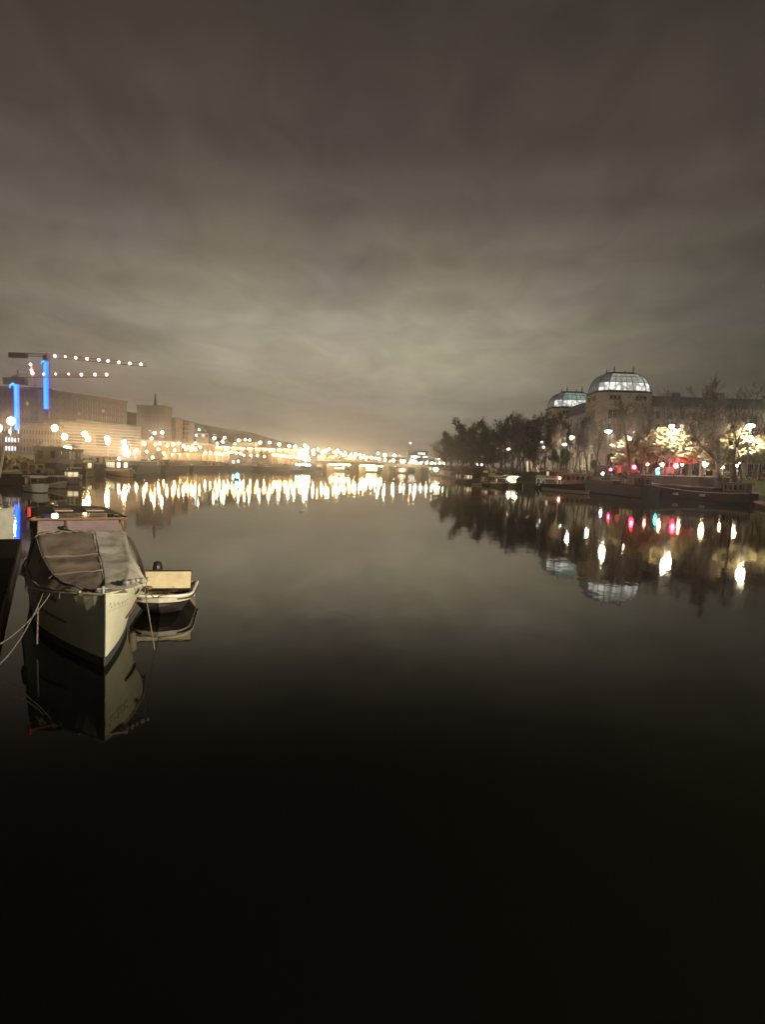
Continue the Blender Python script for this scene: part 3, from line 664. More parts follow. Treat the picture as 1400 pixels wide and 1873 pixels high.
for i, (x0, x1, y0, y1, zc) in enumerate(pav):
    ch = 2.0; w = MB(); w.prism([(x0 + ch, y0), (x1 - ch, y0), (x1, y0 + ch), (x1, y1 - ch), (x1 - ch, y1), (x0 + ch, y1), (x0, y1 - ch), (x0, y0 + ch)], GR - 1, zc - .75)
    w.build('pavilion_wall', m_stone, bt)
    s_ = MB()
    for zz in (zc - 5.0, zc - 9.4, GR + 8.2):
        s_.box(x0 + ch, x1 - ch, y0 - .22, y0 - .003, zz, zz + .32); s_.box(x0 - .22, x0 - .003, y0 + ch, y1 - ch, zz, zz + .32)
    s_.build('string_course', m_stone2, bt)
    F = ((x0 + ch, y0), (1, 0), (0, -1)); Lf = ((x0, y1 - ch), (0, -1), (-1, 0)); W = x1 - x0 - 2 * ch; D = y1 - y0 - 2 * ch
    windows(bt, F, 3, zc - 3.1, .95, 1.35, 1.2, 5.0); windows(bt, F, 3, zc - 3.1, .95, 1.35, 9.6, 13.4)
    windows(bt, Lf, 2, zc - 3.1, 1.0, 1.35, 2.2, 5.6); windows(bt, Lf, 2, zc - 3.1, 1.0, 1.35, 7.6, 11)
    for k, zz in enumerate((zc - 9.0, zc - 13.6, zc - 18.2)):
        windows(bt, F, 3, zz, 1.1, 2.6, 1.0, 5.6, lit=e_dimw, lits=(1,) if k == 2 else ()); windows(bt, F, 3, zz, 1.1, 2.6, 9.2, 13.8)
        windows(bt, Lf, 2, zz, 1.15, 2.6, 2.0, 6.0); windows(bt, Lf, 2, zz, 1.15, 2.6, 7.6, 11.4)
    windows(bt, F, 4, GR + .8, 2.2, 5.8, .6, W - .6, fr=m_stone2); windows(bt, Lf, 3, GR + .8, 2.0, 5.8, .6, D - .6, fr=m_stone2)
    dome(bt, x0 + .5, x1 - .5, y0 + .5, y1 - .5, zc, 5.9, 4.0, '', g_dim if i == 0 else g_grn)
# river wing between and beyond the pavilions
for (x0, x1, y0, y1, zt) in [(71.8, 86, 231.5, 262.0, ZC - 1.0), (71.8, 86, 279.0, 330.0, ZC - 1.4)]:
    MB().box(x0, x1, y0 + .003, y1 - .003, GR - 1, zt - 4.2).build('wing_wall', m_stone, bt)
    r = MB(); r.v += [(x0 - .5, y0, zt - 4.2), (x0 + 1.2, y0, zt - .3), (x1 - 1.2, y0, zt - .3), (x1, y0, zt - 4.2), (x0 - .5, y1, zt - 4.2), (x0 + 1.2, y1, zt - .3), (x1 - 1.2, y1, zt - .3), (x1, y1, zt - 4.2)]
    for q in ((0, 3, 2, 1), (4, 5, 6, 7), (0, 1, 5, 4), (1, 2, 6, 5), (2, 3, 7, 6), (3, 0, 4, 7)): r.face(q)
    r.build('roof', m_slate, bt)
    MB().box(x0 - .75, x0 - .003, y0 + .1, y1 - .1, zt - 4.7, zt - 4.23).build('cornice', m_dark, bt)
    Lf = ((x0, y1), (0, -1), (-1, 0)); D = y1 - y0
    for k in range(4): windows(bt, Lf, 7, zt - 8.3 - k * 4.5, 1.2, 2.5, 1, D - 1, lits=(2,) if k == 0 and y0 < 240 else ((5,) if k == 2 else ()), lit=e_dimw)
    windows(bt, Lf, 6, GR + .8, 2.2, 5.2, 1, D - 1)
# cross wing facing the camera
xa, xb, yw, zt = 87.2, 175.0, 219.0, ZC - .9
MB().box(xa + .003, xb, yw, yw + 16, GR - 1, zt - 3.6).build('wing_wall', m_stone, bt)
r = MB(); r.v += [(xa, yw - .4, zt - 3.6), (xa, yw + 1.4, zt), (xa, yw + 14, zt), (xa, yw + 16, zt - 3.6), (xb, yw - .4, zt - 3.6), (xb, yw + 1.4, zt), (xb, yw + 14, zt), (xb, yw + 16, zt - 3.6)]
for q in ((0, 3, 2, 1), (4, 5, 6, 7), (0, 1, 5, 4), (1, 2, 6, 5), (2, 3, 7, 6), (3, 0, 4, 7)): r.face(q)
r.build('roof', m_slate, bt)
MB().box(xa + .01, xb, yw - .7, yw - .003, zt - 4.1, zt - 3.63).build('cornice', m_stone2, bt)
Fw = ((xa, yw), (1, 0), (0, -1))
for k in range(5):
    windows(bt, Fw, 20, zt - 7.6 - k * 4.1, 1.25, 2.4, 1, 81, lits={0: (9, 15), 1: (2, 5, 6, 12), 2: (4, 13, 17), 3: (1, 7, 10)}.get(k, ()), lit=e_winw)
windows(bt, Fw, 18, GR + .7, 2.4, 4.6, 1, 81)
for k in range(18):
    MB().box(xa + 1.3 + k * 4.45 - .35, xa + 1.3 + k * 4.45 + .35, yw - .5, yw - .003, GR - .5, GR + 7.2).build('column', m_stone2, bt)
MB().box(xa + .02, xb, yw - .75, yw - .003, GR + 7.2, GR + 7.8).build('string_course', m_stone2, bt)
for (xx, hh) in [(97, 1.8), (112, 2.2), (128, 1.6), (143, 2.0), (160, 1.8)]:
    MB().box(xx, xx + 2.4, yw + 5, yw + 6.4, zt + .003, zt + hh).build('chimney', m_brick, bt)
# low pale garden wall along the right quay, van
t = thing('quay_wall', 'low stone wall with pale coping running behind the long barge', 'wall', (0, 0, 0))
pa, pb = P(1172, 868, 150), P(1335, 872, 146)
dv = (pb - pa).normalized(); ln = (pb - pa).length
for k in range(12):
    a = pa + dv * (ln * k / 12 + .02); b_ = pa + dv * (ln * (k + 1) / 12 - .02)
    w = MB(); nx, ny = -dv.y * .25, dv.x * .25
    w.prism([(a.x - nx, a.y - ny), (b_.x - nx, b_.y - ny), (b_.x + nx, b_.y + ny), (a.x + nx, a.y + ny)], GR - 2.2, pa.z - .12); w.build('wall_panel', m_quay, t)
    w = MB(); w.prism([(a.x - nx * 1.5, a.y - ny * 1.5), (b_.x - nx * 1.5, b_.y - ny * 1.5), (b_.x + nx * 1.5, b_.y + ny * 1.5), (a.x + nx * 1.5, a.y + ny * 1.5)], pa.z - .117, pa.z + .03); w.build('coping_stone', m_white, t)

def van(px, Y, label, body, heading=0):
    p = P(px, 858, Y); t = thing('parked_van', label, 'van', (p.x, p.y, GR + .08), heading, 'vans on the right quay')
    b = MB(); prof = [(-2.4, .35), (2.45, .35), (2.5, .95), (1.75, 1.15), (1.2, 2.0), (-2.3, 2.1), (-2.42, 1.2)]
    for s in (-1, 1):
        n = len(b.v); b.v += [(x, s * .95, z) for x, z in prof]; b.face(tuple(range(n, n + 7)) if s < 0 else tuple(range(n + 6, n - 1, -1)))
    for i in range(7): j = (i + 1) % 7; b.face((i, i + 7, j + 7, j))
    b.build('body', body, t)
    g = MB(); g.quad((1.72, -.8, 1.19), (1.72, .8, 1.19), (1.24, .8, 1.93), (1.24, -.8, 1.93)); g.v = [(x + .02, y, z + .01) for x, y, z in g.v]; g.build('windscreen', m_win, t)
    for s in (-1, 1):
        g = MB(); g.quad((.2, s * .96, 1.25), (1.3, s * .96, 1.25), (1.05, s * .96, 1.85), (.2, s * .96, 1.85)); g.build('side_window', m_win, t)
        for x in (-1.5, 1.6):
            w_ = MB().tube([(x, s * .8, .35), (x, s * .98, .35)], .35, 12); w_.build('wheel', m_dark, t)
van(1150, 158, 'pale van with rounded roof parked behind the second red signal', m_canvas, .2)
van(1214, 156, 'white van beside the blue-green signal behind the barge', m_canvas, 2.9)
van(1108, 163, 'dark van parked by the first red signal', m_wall_m, .1)

# signs on the right quay
for (px, py, col, lab) in [(1243, 835, e_cool, 'small bluish square sign, the left of two above the barge'), (1275, 836, e_cool, 'small bluish square sign, the right of two above the barge')]:
    p = P(px, py, 170); t = thing('hanging_sign', lab, 'sign', (p.x, p.y, GR), 0, 'square signs on the right quay')
    MB().tube([(0, .1, 0), (0, .1, p.z - GR + .6)], .05, 6).build('post', m_dark, t); MB().box(-.38, .38, -.06, .04, p.z - GR - .55, p.z - GR + .55).build('sign_frame', m_dark, t)
    b = MB(); b.box(-.30, .30, -.09, -.063, p.z - GR - .45, p.z - GR + .45); b.build('sign_face', emit('sign_face', (.75, .88, 1.0), 2.2, .8, 2.2), t)

# ------------------------------------------------------------------ buildings on the left bank
def block(name, label, px0, px1, yt0, Y, depth, wallm, floors, cols, litset=(), yt1=None, Y1=None, lit=e_dimw, base=GL, roofm=None, ww=.5, hh=.5):
    """a facade from column px0 at Y to px1 at Y1 (receding), with its own depth"""
    Y1 = Y1 or Y; a = P(px0, yt0, Y); b = P(px1, yt1 if yt1 is not None else yt0, Y1)
    H = a.z; d = Vector((b.x - a.x, b.y - a.y, 0)); L = d.length; d.normalize(); ang = math.atan2(d.y, d.x)
    t = thing(name, label, 'building', (a.x, a.y, base), ang); h = H - base; h1 = b.z - base
    w = MB(); w.prism([(0, 0), (L, 0), (L, depth), (0, depth)], -4, [h, h1, h1, h]); w.build('wall', wallm, t)
    rm = MB(); rm.prism([(-.5, -.5), (L + .5, -.5), (L + .5, depth + .5), (-.5, depth + .5)], 0, 1)
    rm.v = [(x, y, (h if x < L / 2 else h1) + .004 + (.8 if z > .5 else 0)) for x, y, z in rm.v]; rm.build('roof_edge', roofm or m_dconcrete, t)
    fh = min(h, h1) / (floors + .4); cw = L / cols
    k = 0
    for f in range(floors):
        for c in range(cols):
            L_ = lit if k in litset else None; key = (round(cw * ww, 1), round(fh * hh, 1), L_.name if L_ else None, wallm.name)
            if key not in WM: WM[key] = win_mesh(cw * ww, fh * hh, L_ or m_glassm, wallm, mull=False, d=.12)
            o = inst('window', WM[key], t, (cw * (c + .5), -.03, fh * (f + .45))); k += 1
    return t, L, h, depth
rr = random.Random(4)
block('office_building', 'big mauve office block behind the lower blue crane mast, highest at the left', -20, 92, 708, 330, 40, m_wall_m, 8, 14, set(rr.sample(range(112), 4)), 713, 350)
t, L, h, dp = block('office_building', 'long mauve building whose roof steps down to the right under the crane lamps', 88, 232, 715, 345, 40, m_wall_m, 9, 16, set(rr.sample(range(144), 4)), 736, 420)
for (x0, x1, hh_) in [(.12, .20, 3.0), (.30, .34, 2.2), (.47, .60, 2.6), (.72, .76, 1.8)]: MB().box(L * x0, L * x1, 8, 16, h - 12, h + hh_ * .8 - 6 * x0).build('roof_plant', m_wall_m, t)
for (z_, x0, x1) in [(h * .60, L * .32, L * .82), (h * .54, L * .36, L * .86)]: MB().box(x0, x1, -.6, -.003, z_, z_ + .7).build('balcony_band', m_stone2, t)
inst('sign_lamp', MB().ball((L * .42, -1.2, h * .50), .7, 8, 6).mesh('sign_lamp', emit('sign_lamp', (1, .95, .95), 3), True), t)
inst('sign_lamp', MB().ball((L * .90, -1.2, h * .52), 1.0, 8, 6).mesh('sign_lamp2', emit('sign_lamp_b', (1, .95, .95), 4), True), t)
t, L, h, dp = block('low_office', 'low pale building with horizontal bands behind the quay lamps', 110, 258, 772, 300, 30, m_wall_p, 1, 3, (), 781, 330)
for k in range(9): MB().box(.5, L - .5, -.5, -.003, h * (.15 + .09 * k), h * (.15 + .09 * k) + .42).build('louvre_band', m_stone2, t)
t, L, h, dp = block('low_office', 'low dark building at the left edge with two rows of small lit windows', -20, 112, 776, 240, 25, m_wall_p, 3, 24, {5, 6, 7, 8, 29, 30, 31, 32, 33, 54, 57}, 780, 250, lit=emit('window_cool', (.85, .92, 1), 2.2, .3, .3))
block('tower_block', 'grey slab tower standing left of the church spire base', 250, 300, 743, 430, 16, m_wall_m, 14, 7, {33, 52, 71}, 744)
block('apartment_block', 'brown mid-height block right of the grey slab tower', 299, 322, 765, 480, 16, m_brick, 10, 5, {12, 33}, 766)
t, L, h, dp = block('apartment_block', 'pale stepped block with balconies below the hill ridge', 314, 346, 769, 500, 14, m_wall_p, 9, 5, {7, 21}, 772)
for k in range(5): MB().box(L * .55, L + 2.0, -1.2, -.003, h * (.35 + .13 * k), h * (.35 + .13 * k) + .5).build('balcony', m_stone2, t)
# church spire
p = P(263, 742, 440); zt = Zt(265, 712, 440); t = thing('church_spire', 'thin dark church spire pointing above the grey tower block', 'spire', (p.x, p.y + 22, GL)); H = zt - GL
MB().box(-2.6, 2.6, -2.6, 2.6, -2, H * .74).build('tower_shaft', m_wall_m, t)
b = MB(); b.tube([(0, 0, H * .74), (0, 0, H * .80), (0, 0, H * 1.0)], [2.7, 1.5, .12], 8); b.build('spire_roof', m_slate, t, False)
for sx in (-1, 1):
    for sy in (-1, 1): MB().tube([(sx * 2.2, sy * 2.2, H * .73), (sx * 2.2, sy * 2.2, H * .80)], [.5, .05], 5).build('pinnacle', m_slate, t)
# houses on the hill
def house(px, py, Y, w, d, h, wallm, roofm, label, rot=0, lit=(), litm=e_dimw, group='houses on the left hillside', cat='house'):
    p = P(px, py, Y); t = thing('gabled_house', label, cat, (p.x, p.y, p.z - h - w * .22), rot, group)
    MB().box(-w / 2, w / 2, 0, d, -12, h).build('wall', wallm, t)
    r = MB(); e = .5; rh = w * .22
    r.v += [(-w / 2 - e, -e, h - .1), (0, -e, h + rh), (w / 2 + e, -e, h - .1), (-w / 2 - e, d + e, h - .1), (0, d + e, h + rh), (w / 2 + e, d + e, h - .1)]
    for q in ((0, 2, 1), (3, 4, 5), (0, 1, 4, 3), (1, 2, 5, 4), (0, 3, 5, 2)): r.face(q)
    rf = r.build('roof', roofm, t); c = MB().box(w * .18, w * .30, d * .4, d * .55, h + .2, h + rh + 1.2); c.build('chimney', m_brick, rf)
    n = 3; k = 0
    for f in range(max(1, int(h / 3.2))):
        for i in range(n):
            L_ = litm if k in lit else None; key = ('h', L_.name if L_ else None)
            if key not in WM: WM[key] = win_mesh(1.3, 1.6, L_, m_stone2)
            inst('window', WM[key], t, (-w / 2 + w * (i + .5) / n, -.03, 1 + f * 3.1)); k += 1
    return t
house(338, 771, 560, 12, 10, 7, m_wall_p, m_slate, 'pale gabled house on the ridge above the stepped block', .2, (1,), e_winw)
house(354, 780, 575, 10, 9, 6, m_brick, m_slate, 'brown house left of the white gable on the ridge', -.2, (), e_dimw)
house(366, 781, 590, 8, 9, 7, m_white, m_slate, 'small white gabled house at the right end of the ridge houses', .1, (0, 1), e_winb)
house(372, 788, 560, 9, 8, 4, m_white, m_slate, 'low white house stepping down the slope below the ridge', .5, (1,), e_winb)
house(385, 794, 600, 10, 8, 5, m_brick, m_slate, 'lowest brown house on the hillside above the bright pole lamp', -.3)
house(408, 803, 600, 12, 8, 5, m_wall_p, m_slate, 'dim house at the foot of the hill over the road', .1)
# floodlit house
t = house(449, 806, 540, 15, 10, 4.4, m_white, m_slate, 'floodlit white house with broad gable beside the road lamps', .05, (0, 1, 2), e_winb, None)
t2, L, h, dp = block('shed_building', 'brightly lit low white hall right under the floodlit gabled house', 432, 467, 809, 520, 12, m_white, 1, 6, set(range(6)), 809, lit=e_winb)
# viaduct with lit arcade: the bright band along the left quay
def viaduct(px0, px1, yt0, yt1, Y0, Y1, label, th, z0, nb, m):
    a = P(px0, yt0, Y0); b = P(px1, yt1, Y1); d = Vector((b.x - a.x, b.y - a.y, 0)); L = d.length; ang = math.atan2(d.y, d.x)
    t = thing('viaduct', label, 'viaduct', (a.x, a.y, 0), ang); s = (b.z - a.z)
    w = MB(); w.v += [(0, 0, a.z - th), (L, 0, b.z - th), (L, 8, b.z - th), (0, 8, a.z - th), (0, 0, a.z), (L, 0, b.z), (L, 8, b.z), (0, 8, a.z)]
    for q in ((0, 3, 2, 1), (4, 5, 6, 7), (0, 1, 5, 4), (1, 2, 6, 5), (2, 3, 7, 6), (3, 0, 4, 7)): w.face(q)
    w.build('deck', m, t)
    for k in range(nb + 1):
        x = L * k / nb; zt = a.z + s * k / nb - th - .003; MB().box(x - .5, x + .5, .6, 7.4, z0, zt).build('pier', m_concrete, t)
    for k in range(nb * 2):
        x = L * (k + .5) / (nb * 2); zt = a.z + s * (k + .5) / (nb * 2) - th
        MB().box(x - 1.4, x + 1.4, 6.4, 6.7, zt - .5, zt - .15).build('strip_lamp', e_warm2, t)
    MB().box(0, L, 7.99, 8.4, z0, min(a.z, b.z) - th - .2).build('back_wall', m_wall_p, t)
    return t
viaduct(258, 395, 804, 812, 385, 470, 'upper road viaduct lit yellow beneath, from the tower block to the bright pole lamp', 1.2, GL, 12, m_stone2)
viaduct(395, 560, 814, 821, 470, 500, 'road viaduct lit yellow beneath, continuing to the left end of the far bridge', 1.1, GL, 12, m_stone2)
viaduct(300, 420, 828, 831, 405, 450, 'low lit terrace under the road, along the left quay', .8, 3.5, 9, m_stone2)
viaduct(497, 548, 829, 834, 480, 482, 'short lit terrace just left of the far bridge', .8, 4.0, 5, m_stone2)
# road behind the bridge climbing away, lit
viaduct(597, 692, 833, 841, 520, 620, 'lit road wall behind the left half of the far bridge', 2.0, 3.0, 10, m_stone2)

# far lit office block and distant city
t, L, h, dp = block('far_office_block', 'far office block with rows of bright windows above the right half of the bridge', 747, 783, 825, 900, 30, m_wall_m, 6, 8, set(rr.sample(range(48), 30)), 826, base=0, lit=emit('far_window', (.92, 1, .9), 2.6, .4, .1), ww=.8, hh=.55)
MB().tube([(3, 5, h), (3, 5, h + 11)], [.5, .2], 5).build('antenna', m_steel, t); MB().ball((3, 5, h + 11), 1.0, 6, 5).build('antenna_lamp', e_redw, t)
block('far_building', 'low far building with a few lights right of the lit office block', 783, 808, 838, 900, 30, m_wall_m, 2, 8, {1, 3, 4, 9, 12, 14}, 842, base=0, lit=emit('far_window2', (1, .9, .7), 3, .4, .1), ww=.8)
block('far_building', 'dark low far building between the bridge lamps and the lit office block', 708, 748, 836, 1000, 30, m_wall_m, 2, 10, {2, 5, 11, 16, 17}, 838, base=0, lit=MATS['far_window2'], ww=.8)
b = MB(); rn = random.Random(2); rows = [[], []]
for i in range(90):
    x = -500 + i * 14; z = 12 + 8 * noise.noise(Vector((i * .23, 0, 0))) + rn.random() * 3
    rows[0].append((x, 1500, -1)); rows[1].append((x, 1500 + 12, z))
b.grid(rows); tag(b.build('far_land', m_leaf_b), kind='structure')

# ------------------------------------------------------------------ the far bridge
A = P(545, 841, 492); B = P(832, 851, 436)
d = Vector((B.x - A.x, B.y - A.y, 0)); BL = d.length; ang = math.atan2(d.y, d.x); d.normalize()
bt2 = thing('bridge', 'long flat road bridge across the river under a row of lamps', 'bridge', (A.x, A.y, 0), ang)
za, zb = A.z, B.z
def bz(x): return za + (zb - za) * x / BL
def beam(x0, x1, y0, y1, dz0, dz1, name, m):
    b = MB(); b.v += [(x0, y0, bz(x0) + dz0), (x1, y0, bz(x1) + dz0), (x1, y1, bz(x1) + dz0), (x0, y1, bz(x0) + dz0), (x0, y0, bz(x0) + dz1), (x1, y0, bz(x1) + dz1), (x1, y1, bz(x1) + dz1), (x0, y1, bz(x0) + dz1)]
    for q in ((0, 3, 2, 1), (4, 5, 6, 7), (0, 1, 5, 4), (1, 2, 6, 5), (2, 3, 7, 6), (3, 0, 4, 7)): b.face(q)
    return b.build(name, m, bt2)
beam(0, BL, -.3, 14, -2.2, -.7, 'deck', m_dconcrete); beam(0, BL, -.8, -.303, -1.2, -.2, 'parapet', m_dconcrete); beam(0, BL, 14.003, 14.4, -1.2, -.2, 'parapet', m_dconcrete)
def bx(px):  # column of the photograph to a distance along the bridge
    best = min(range(0, int(BL * 2)), key=lambda i: abs(700 + FPX * (A.x + d.x * i / 2) / (A.y + d.y * i / 2) - px - 6)); return best / 2
for (p0, p1) in [(580, 588), (631, 646), (690, 702), (749, 761), (800, 808)]:
    x0, x1 = bx(p0), bx(p1); b = MB(); b.box(x0, x1, 1, 12, -1, bz(x0) - 2.25); b.build('pier', m_dconcrete, bt2)
    b = MB(); b.box(x0 - .8, x1 + .8, .4, 12.6, -1, 1.1); b.build('pier_footing', m_dconcrete, bt2)
for (p0, p1) in [(590, 628), (648, 688)]:
    x0, x1 = bx(p0), bx(p1); n = 6
    for k in range(n):
        xa_ = x0 + (x1 - x0) * (k + .15) / n; xb_ = x0 + (x1 - x0) * (k + .85) / n; MB().box(xa_, xb_, 3 + k % 2, 3.5 + k % 2, bz(xa_) - 2.6, bz(xa_) - 2.25).build('soffit_lamp', e_warm, bt2)
# lit quay seen through the arches
for i, (p0, p1, y0, y1, lab) in enumerate([(588, 631, 849, 856, 'lit far quay wall seen under the left arch of the bridge'), (647, 690, 850, 861, 'lit far quay wall seen under the middle arch of the bridge'), (704, 748, 854, 861, 'broken line of lit sheds seen under the right arch of the bridge')]):
    a = P(p0, y0, 560); b_ = P(p1, y0 + 1, 560); t = thing('quay_shed', lab, 'shed', (a.x, 560, 0), 0, 'lit sheds beyond the bridge'); L = b_.x - a.x
    MB().box(0, L, 0, 5, .2, a.z).build('wall', m_wall_p, t); MB().box(-.5, L + .5, -1, 6, a.z + .003, a.z + .6).build('roof', m_slate, t)
    n = 9
    for k in range(n):
        if i == 2 and k in (1, 4, 8): continue
        b = MB(); b.box(L * (k + .08) / n, L * (k + .92) / n, -.15, -.003, a.z * .2 if i else a.z * .35, a.z * .88); b.build('lit_opening', [e_winb, e_wash, e_winw][i] if k % 3 else e_wash, t)
    MB().box(-2, L + 2, -4, 6.2, -.5, .2).build('quay_edge', m_dconcrete, t)

# ------------------------------------------------------------------ tower cranes
def lattice(mb, p0, p1, w, n, r=.09, tri=False):
    p0, p1 = Vector(p0), Vector(p1); t = (p1 - p0).normalized(); a = Vector((0, 1, 0)) if abs(t.y) < .8 else Vector((1, 0, 0)); c = t.cross(a).normalized(); a = c.cross(t).normalized()
    cs = [(-w, -w), (w, -w), (w, w), (-w, w)] if not tri else [(-w, -w), (w, -w), (0, w)]
    K = len(cs); pts = [[p0.lerp(p1, i / n) + a * u + c * v for (u, v) in cs] for i in range(n + 1)]
    for k in range(K): mb.tube([pts[0][k], pts[n][k]], r, 4)
    for i in range(n):
        for k in range(K): mb.tube([pts[i][k], pts[i + 1][(k + 1) % K]], r * .6, 3, False)
    return mb
m_crane = mat('crane_paint', (.12, .085, .095), .6, var=.2)
def crane(px, ytop, ybot_lit, Y, jib, lamps, counter, label):
    q_ = Y / 400
    p = P(px, ytop, Y); g = GL; H = p.z - g; t = thing('tower_crane', label, 'crane', (p.x, p.y, g), 0, 'tower cranes over the left bank'); s = Y / FPX
    lattice(MB(), (0, 0, 0), (0, 0, H), 1.0 * q_, int(H / 2.6), .14 * q_).build('mast', m_crane, t)
    zl = P(px, ybot_lit, Y).z - g; z1 = H - 2.0
    for (x, y, m, r_) in [(-1.0, -1.1, e_blue, .22), (1.0, -1.1, e_blue, .36), (-.42, -1.35, e_cyan, .20), (.22, -1.35, e_cyan, .22)]:
        MB().tube([(x * q_, y, zl), (x * q_, y, z1)], r_ * q_, 6).build('neon_strip', m, t)
    MB().tube([(-.5, -1.35, z1), (-1.1, -1.35, z1 + .35), (-1.9, -1.35, z1 - .2), (-2.2, -1.35, z1 - 1.2)], .3, 6).build('neon_hook', e_cyan, t)
    MB().box(-.9, .9, -2.3, -1.2, H - 1.2, H + .9).build('cab', m_crane, t)
    (x0, y0), (x1, y1) = counter, jib; a = P(x0, y0, Y) - Vector((p.x, p.y, g)); b_ = P(x1, y1, Y) - Vector((p.x, p.y, g)); a.y = b_.y = 0
    c0 = Vector((0, 0, H + 1.2)); lattice(MB(), c0, b_, .9 * q_, 26, .12 * q_, True).build('jib', m_crane, t); lattice(MB(), c0, a, .8 * q_, 8, .14 * q_, True).build('counter_jib', m_crane, t)
    dd = (a - c0).normalized(); q = a - dd * 4; MB().box(min(a.x, q.x) - 2.2, max(a.x, q.x) + 2.0, -1.2, 1.2, a.z - 1.5, a.z + .9).build('counterweight', m_crane, t)
    ap = c0 + Vector((0, 0, 6.0)) if False else c0 + Vector((0, 0, 2.2)); MB().tube([c0, ap], .2, 4).build('mast_head', m_crane, t)
    tb = MB(); tb.tube([ap, c0.lerp(b_, .6)], .07, 3); tb.tube([ap, a], .07, 3); tb.build('tie_bar', m_crane, t)
    for (lx, ly, big) in lamps:
        q = P(lx, ly, Y) - Vector((p.x, p.y, g)); q.y = -.9; j = MB().ball(q, .74 * q_ if big else .48 * q_, 8, 6); j.build('jib_lamp', e_redw, t)
    return t
crane(86, 655, 748, 318, (268, 668), [(102, 652, 1), (121, 653, 0), (140, 655, 1), (161, 657, 1), (182, 659, 1), (199, 661, 1), (219, 663.5, 1), (239, 665.5, 1), (259, 667, 1)], (26, 649), 'taller tower crane with blue lit mast and the longer row of lamps')
crane(33, 694, 786, 232, (200, 687), [(82, 685, 0), (104, 685, 0), (128, 685, 0), (151, 686, 1), (176, 686, 1), (197, 686, 1)], (20, 696), 'lower tower crane with blue lit mast near the left edge of the picture')
p = P(68, 720, 520); t = thing('luffing_crane', 'steep pale crane boom with two lamps between the two blue masts', 'crane', (p.x, p.y, GL)); q = P(57, 668, 520) - Vector((p.x, p.y, GL))
lattice(MB(), (0, 0, 0), (0, 0, p.z - GL), 1.1, 16, .14).build('mast', m_crane, t); lattice(MB(), (0, 0, p.z - GL), q, .8, 12, .16).build('boom', m_white, t)
MB().tube([q, Vector((0, 0, p.z - GL)).lerp(q, .75)], .55, 6).build('boom_light', emit('boom_light', (1, .8, .7), 1.2), t)
for (lx, ly, r_) in [(57.5, 667, .9), (61, 683, 1.1), (59, 678, .8)]: MB().ball(P(lx, ly, 520) - Vector((p.x, p.y + 1.5, GL)), r_, 8, 6).build('boom_lamp', e_redw, t)

# ------------------------------------------------------------------ boats
def hull_w(u, fine=.35, stern=.85):
    """half width factor along the hull, u = 0 stern .. 1 bow"""
    if u > 1 - fine: 
        k = (u - (1 - fine)) / fine; return max(0.0, (1 - k ** 2.2)) 
    if u < .15: return stern + (1 - stern) * (u / .15)
    return 1.0
def hull_mesh(L, B, H, bowH, mats, fine=.35, stern=.85, flare=.82, n=22, boot=.10, rail=.0, deckdrop=.06):
    top = []; b = MB(); rows = []
    zs = [-.35, boot, None, None]
    for i in range(n + 1):
        u = i / n; x = -L / 2 + L * u; w = B / 2 * hull_w(u, fine, stern); sh = H + (bowH - H) * max(0, (u - .35) / .65) ** 1.8 + (H * .08 if u < .12 else 0)
        wl = w * (flare if u < .9 else flare * (1 - (u - .9) * 3)); xo = 0
        sec = [(x, 0, -.4), (x, wl * .8, -.35), (x, wl, boot), (x, wl + (w - wl) * .45, boot + (sh - boot) * .55), (x, w, sh)]
        rows.append(sec)
    for s in (1, -1):
        for i in range(n):
            for j in range(4):
                b.m = 1 if j < 2 else 0
                p = [rows[i][j], rows[i + 1][j], rows[i + 1][j + 1], rows[i][j + 1]]; p = [(a, s * c, e) for a, c, e in p]
                b.quad(*(p if s < 0 else p[::-1]))
    for j in range(4):      # transom
        b.m = 1 if j < 2 else 0; p = rows[0]; q = [(p[j][0], -p[j][1], p[j][2]), (p[j][0], p[j][1], p[j][2]), (p[j + 1][0], p[j + 1][1], p[j + 1][2]), (p[j + 1][0], -p[j + 1][1], p[j + 1][2])]; b.quad(*q[::-1])
    d = MB()
    for i in range(n):
        a, c = rows[i][4], rows[i + 1][4]; d.quad((a[0], -a[1] + .02, a[2] - deckdrop), (c[0], -c[1] + .02, c[2] - deckdrop), (c[0], c[1] - .02, c[2] - deckdrop), (a[0], a[1] - .02, a[2] - deckdrop))
    edge = [[Vector(r[4]) * 1 for r in rows], [Vector((r[4][0], -r[4][1], r[4][2])) for r in rows]]
    return b, d, edge
def rails(parent, pts, h, m, posts=True, r=.03, name='railing'):
    b = MB(); b.tube([Vector(p) + Vector((0, 0, h)) for p in pts], r, 4); b.tube([Vector(p) + Vector((0, 0, h * .5)) for p in pts], r * .7, 4)
    for p in pts: b.tube([Vector(p), Vector(p) + Vector((0, 0, h))], r, 4)
    return b.build(name, m, parent)
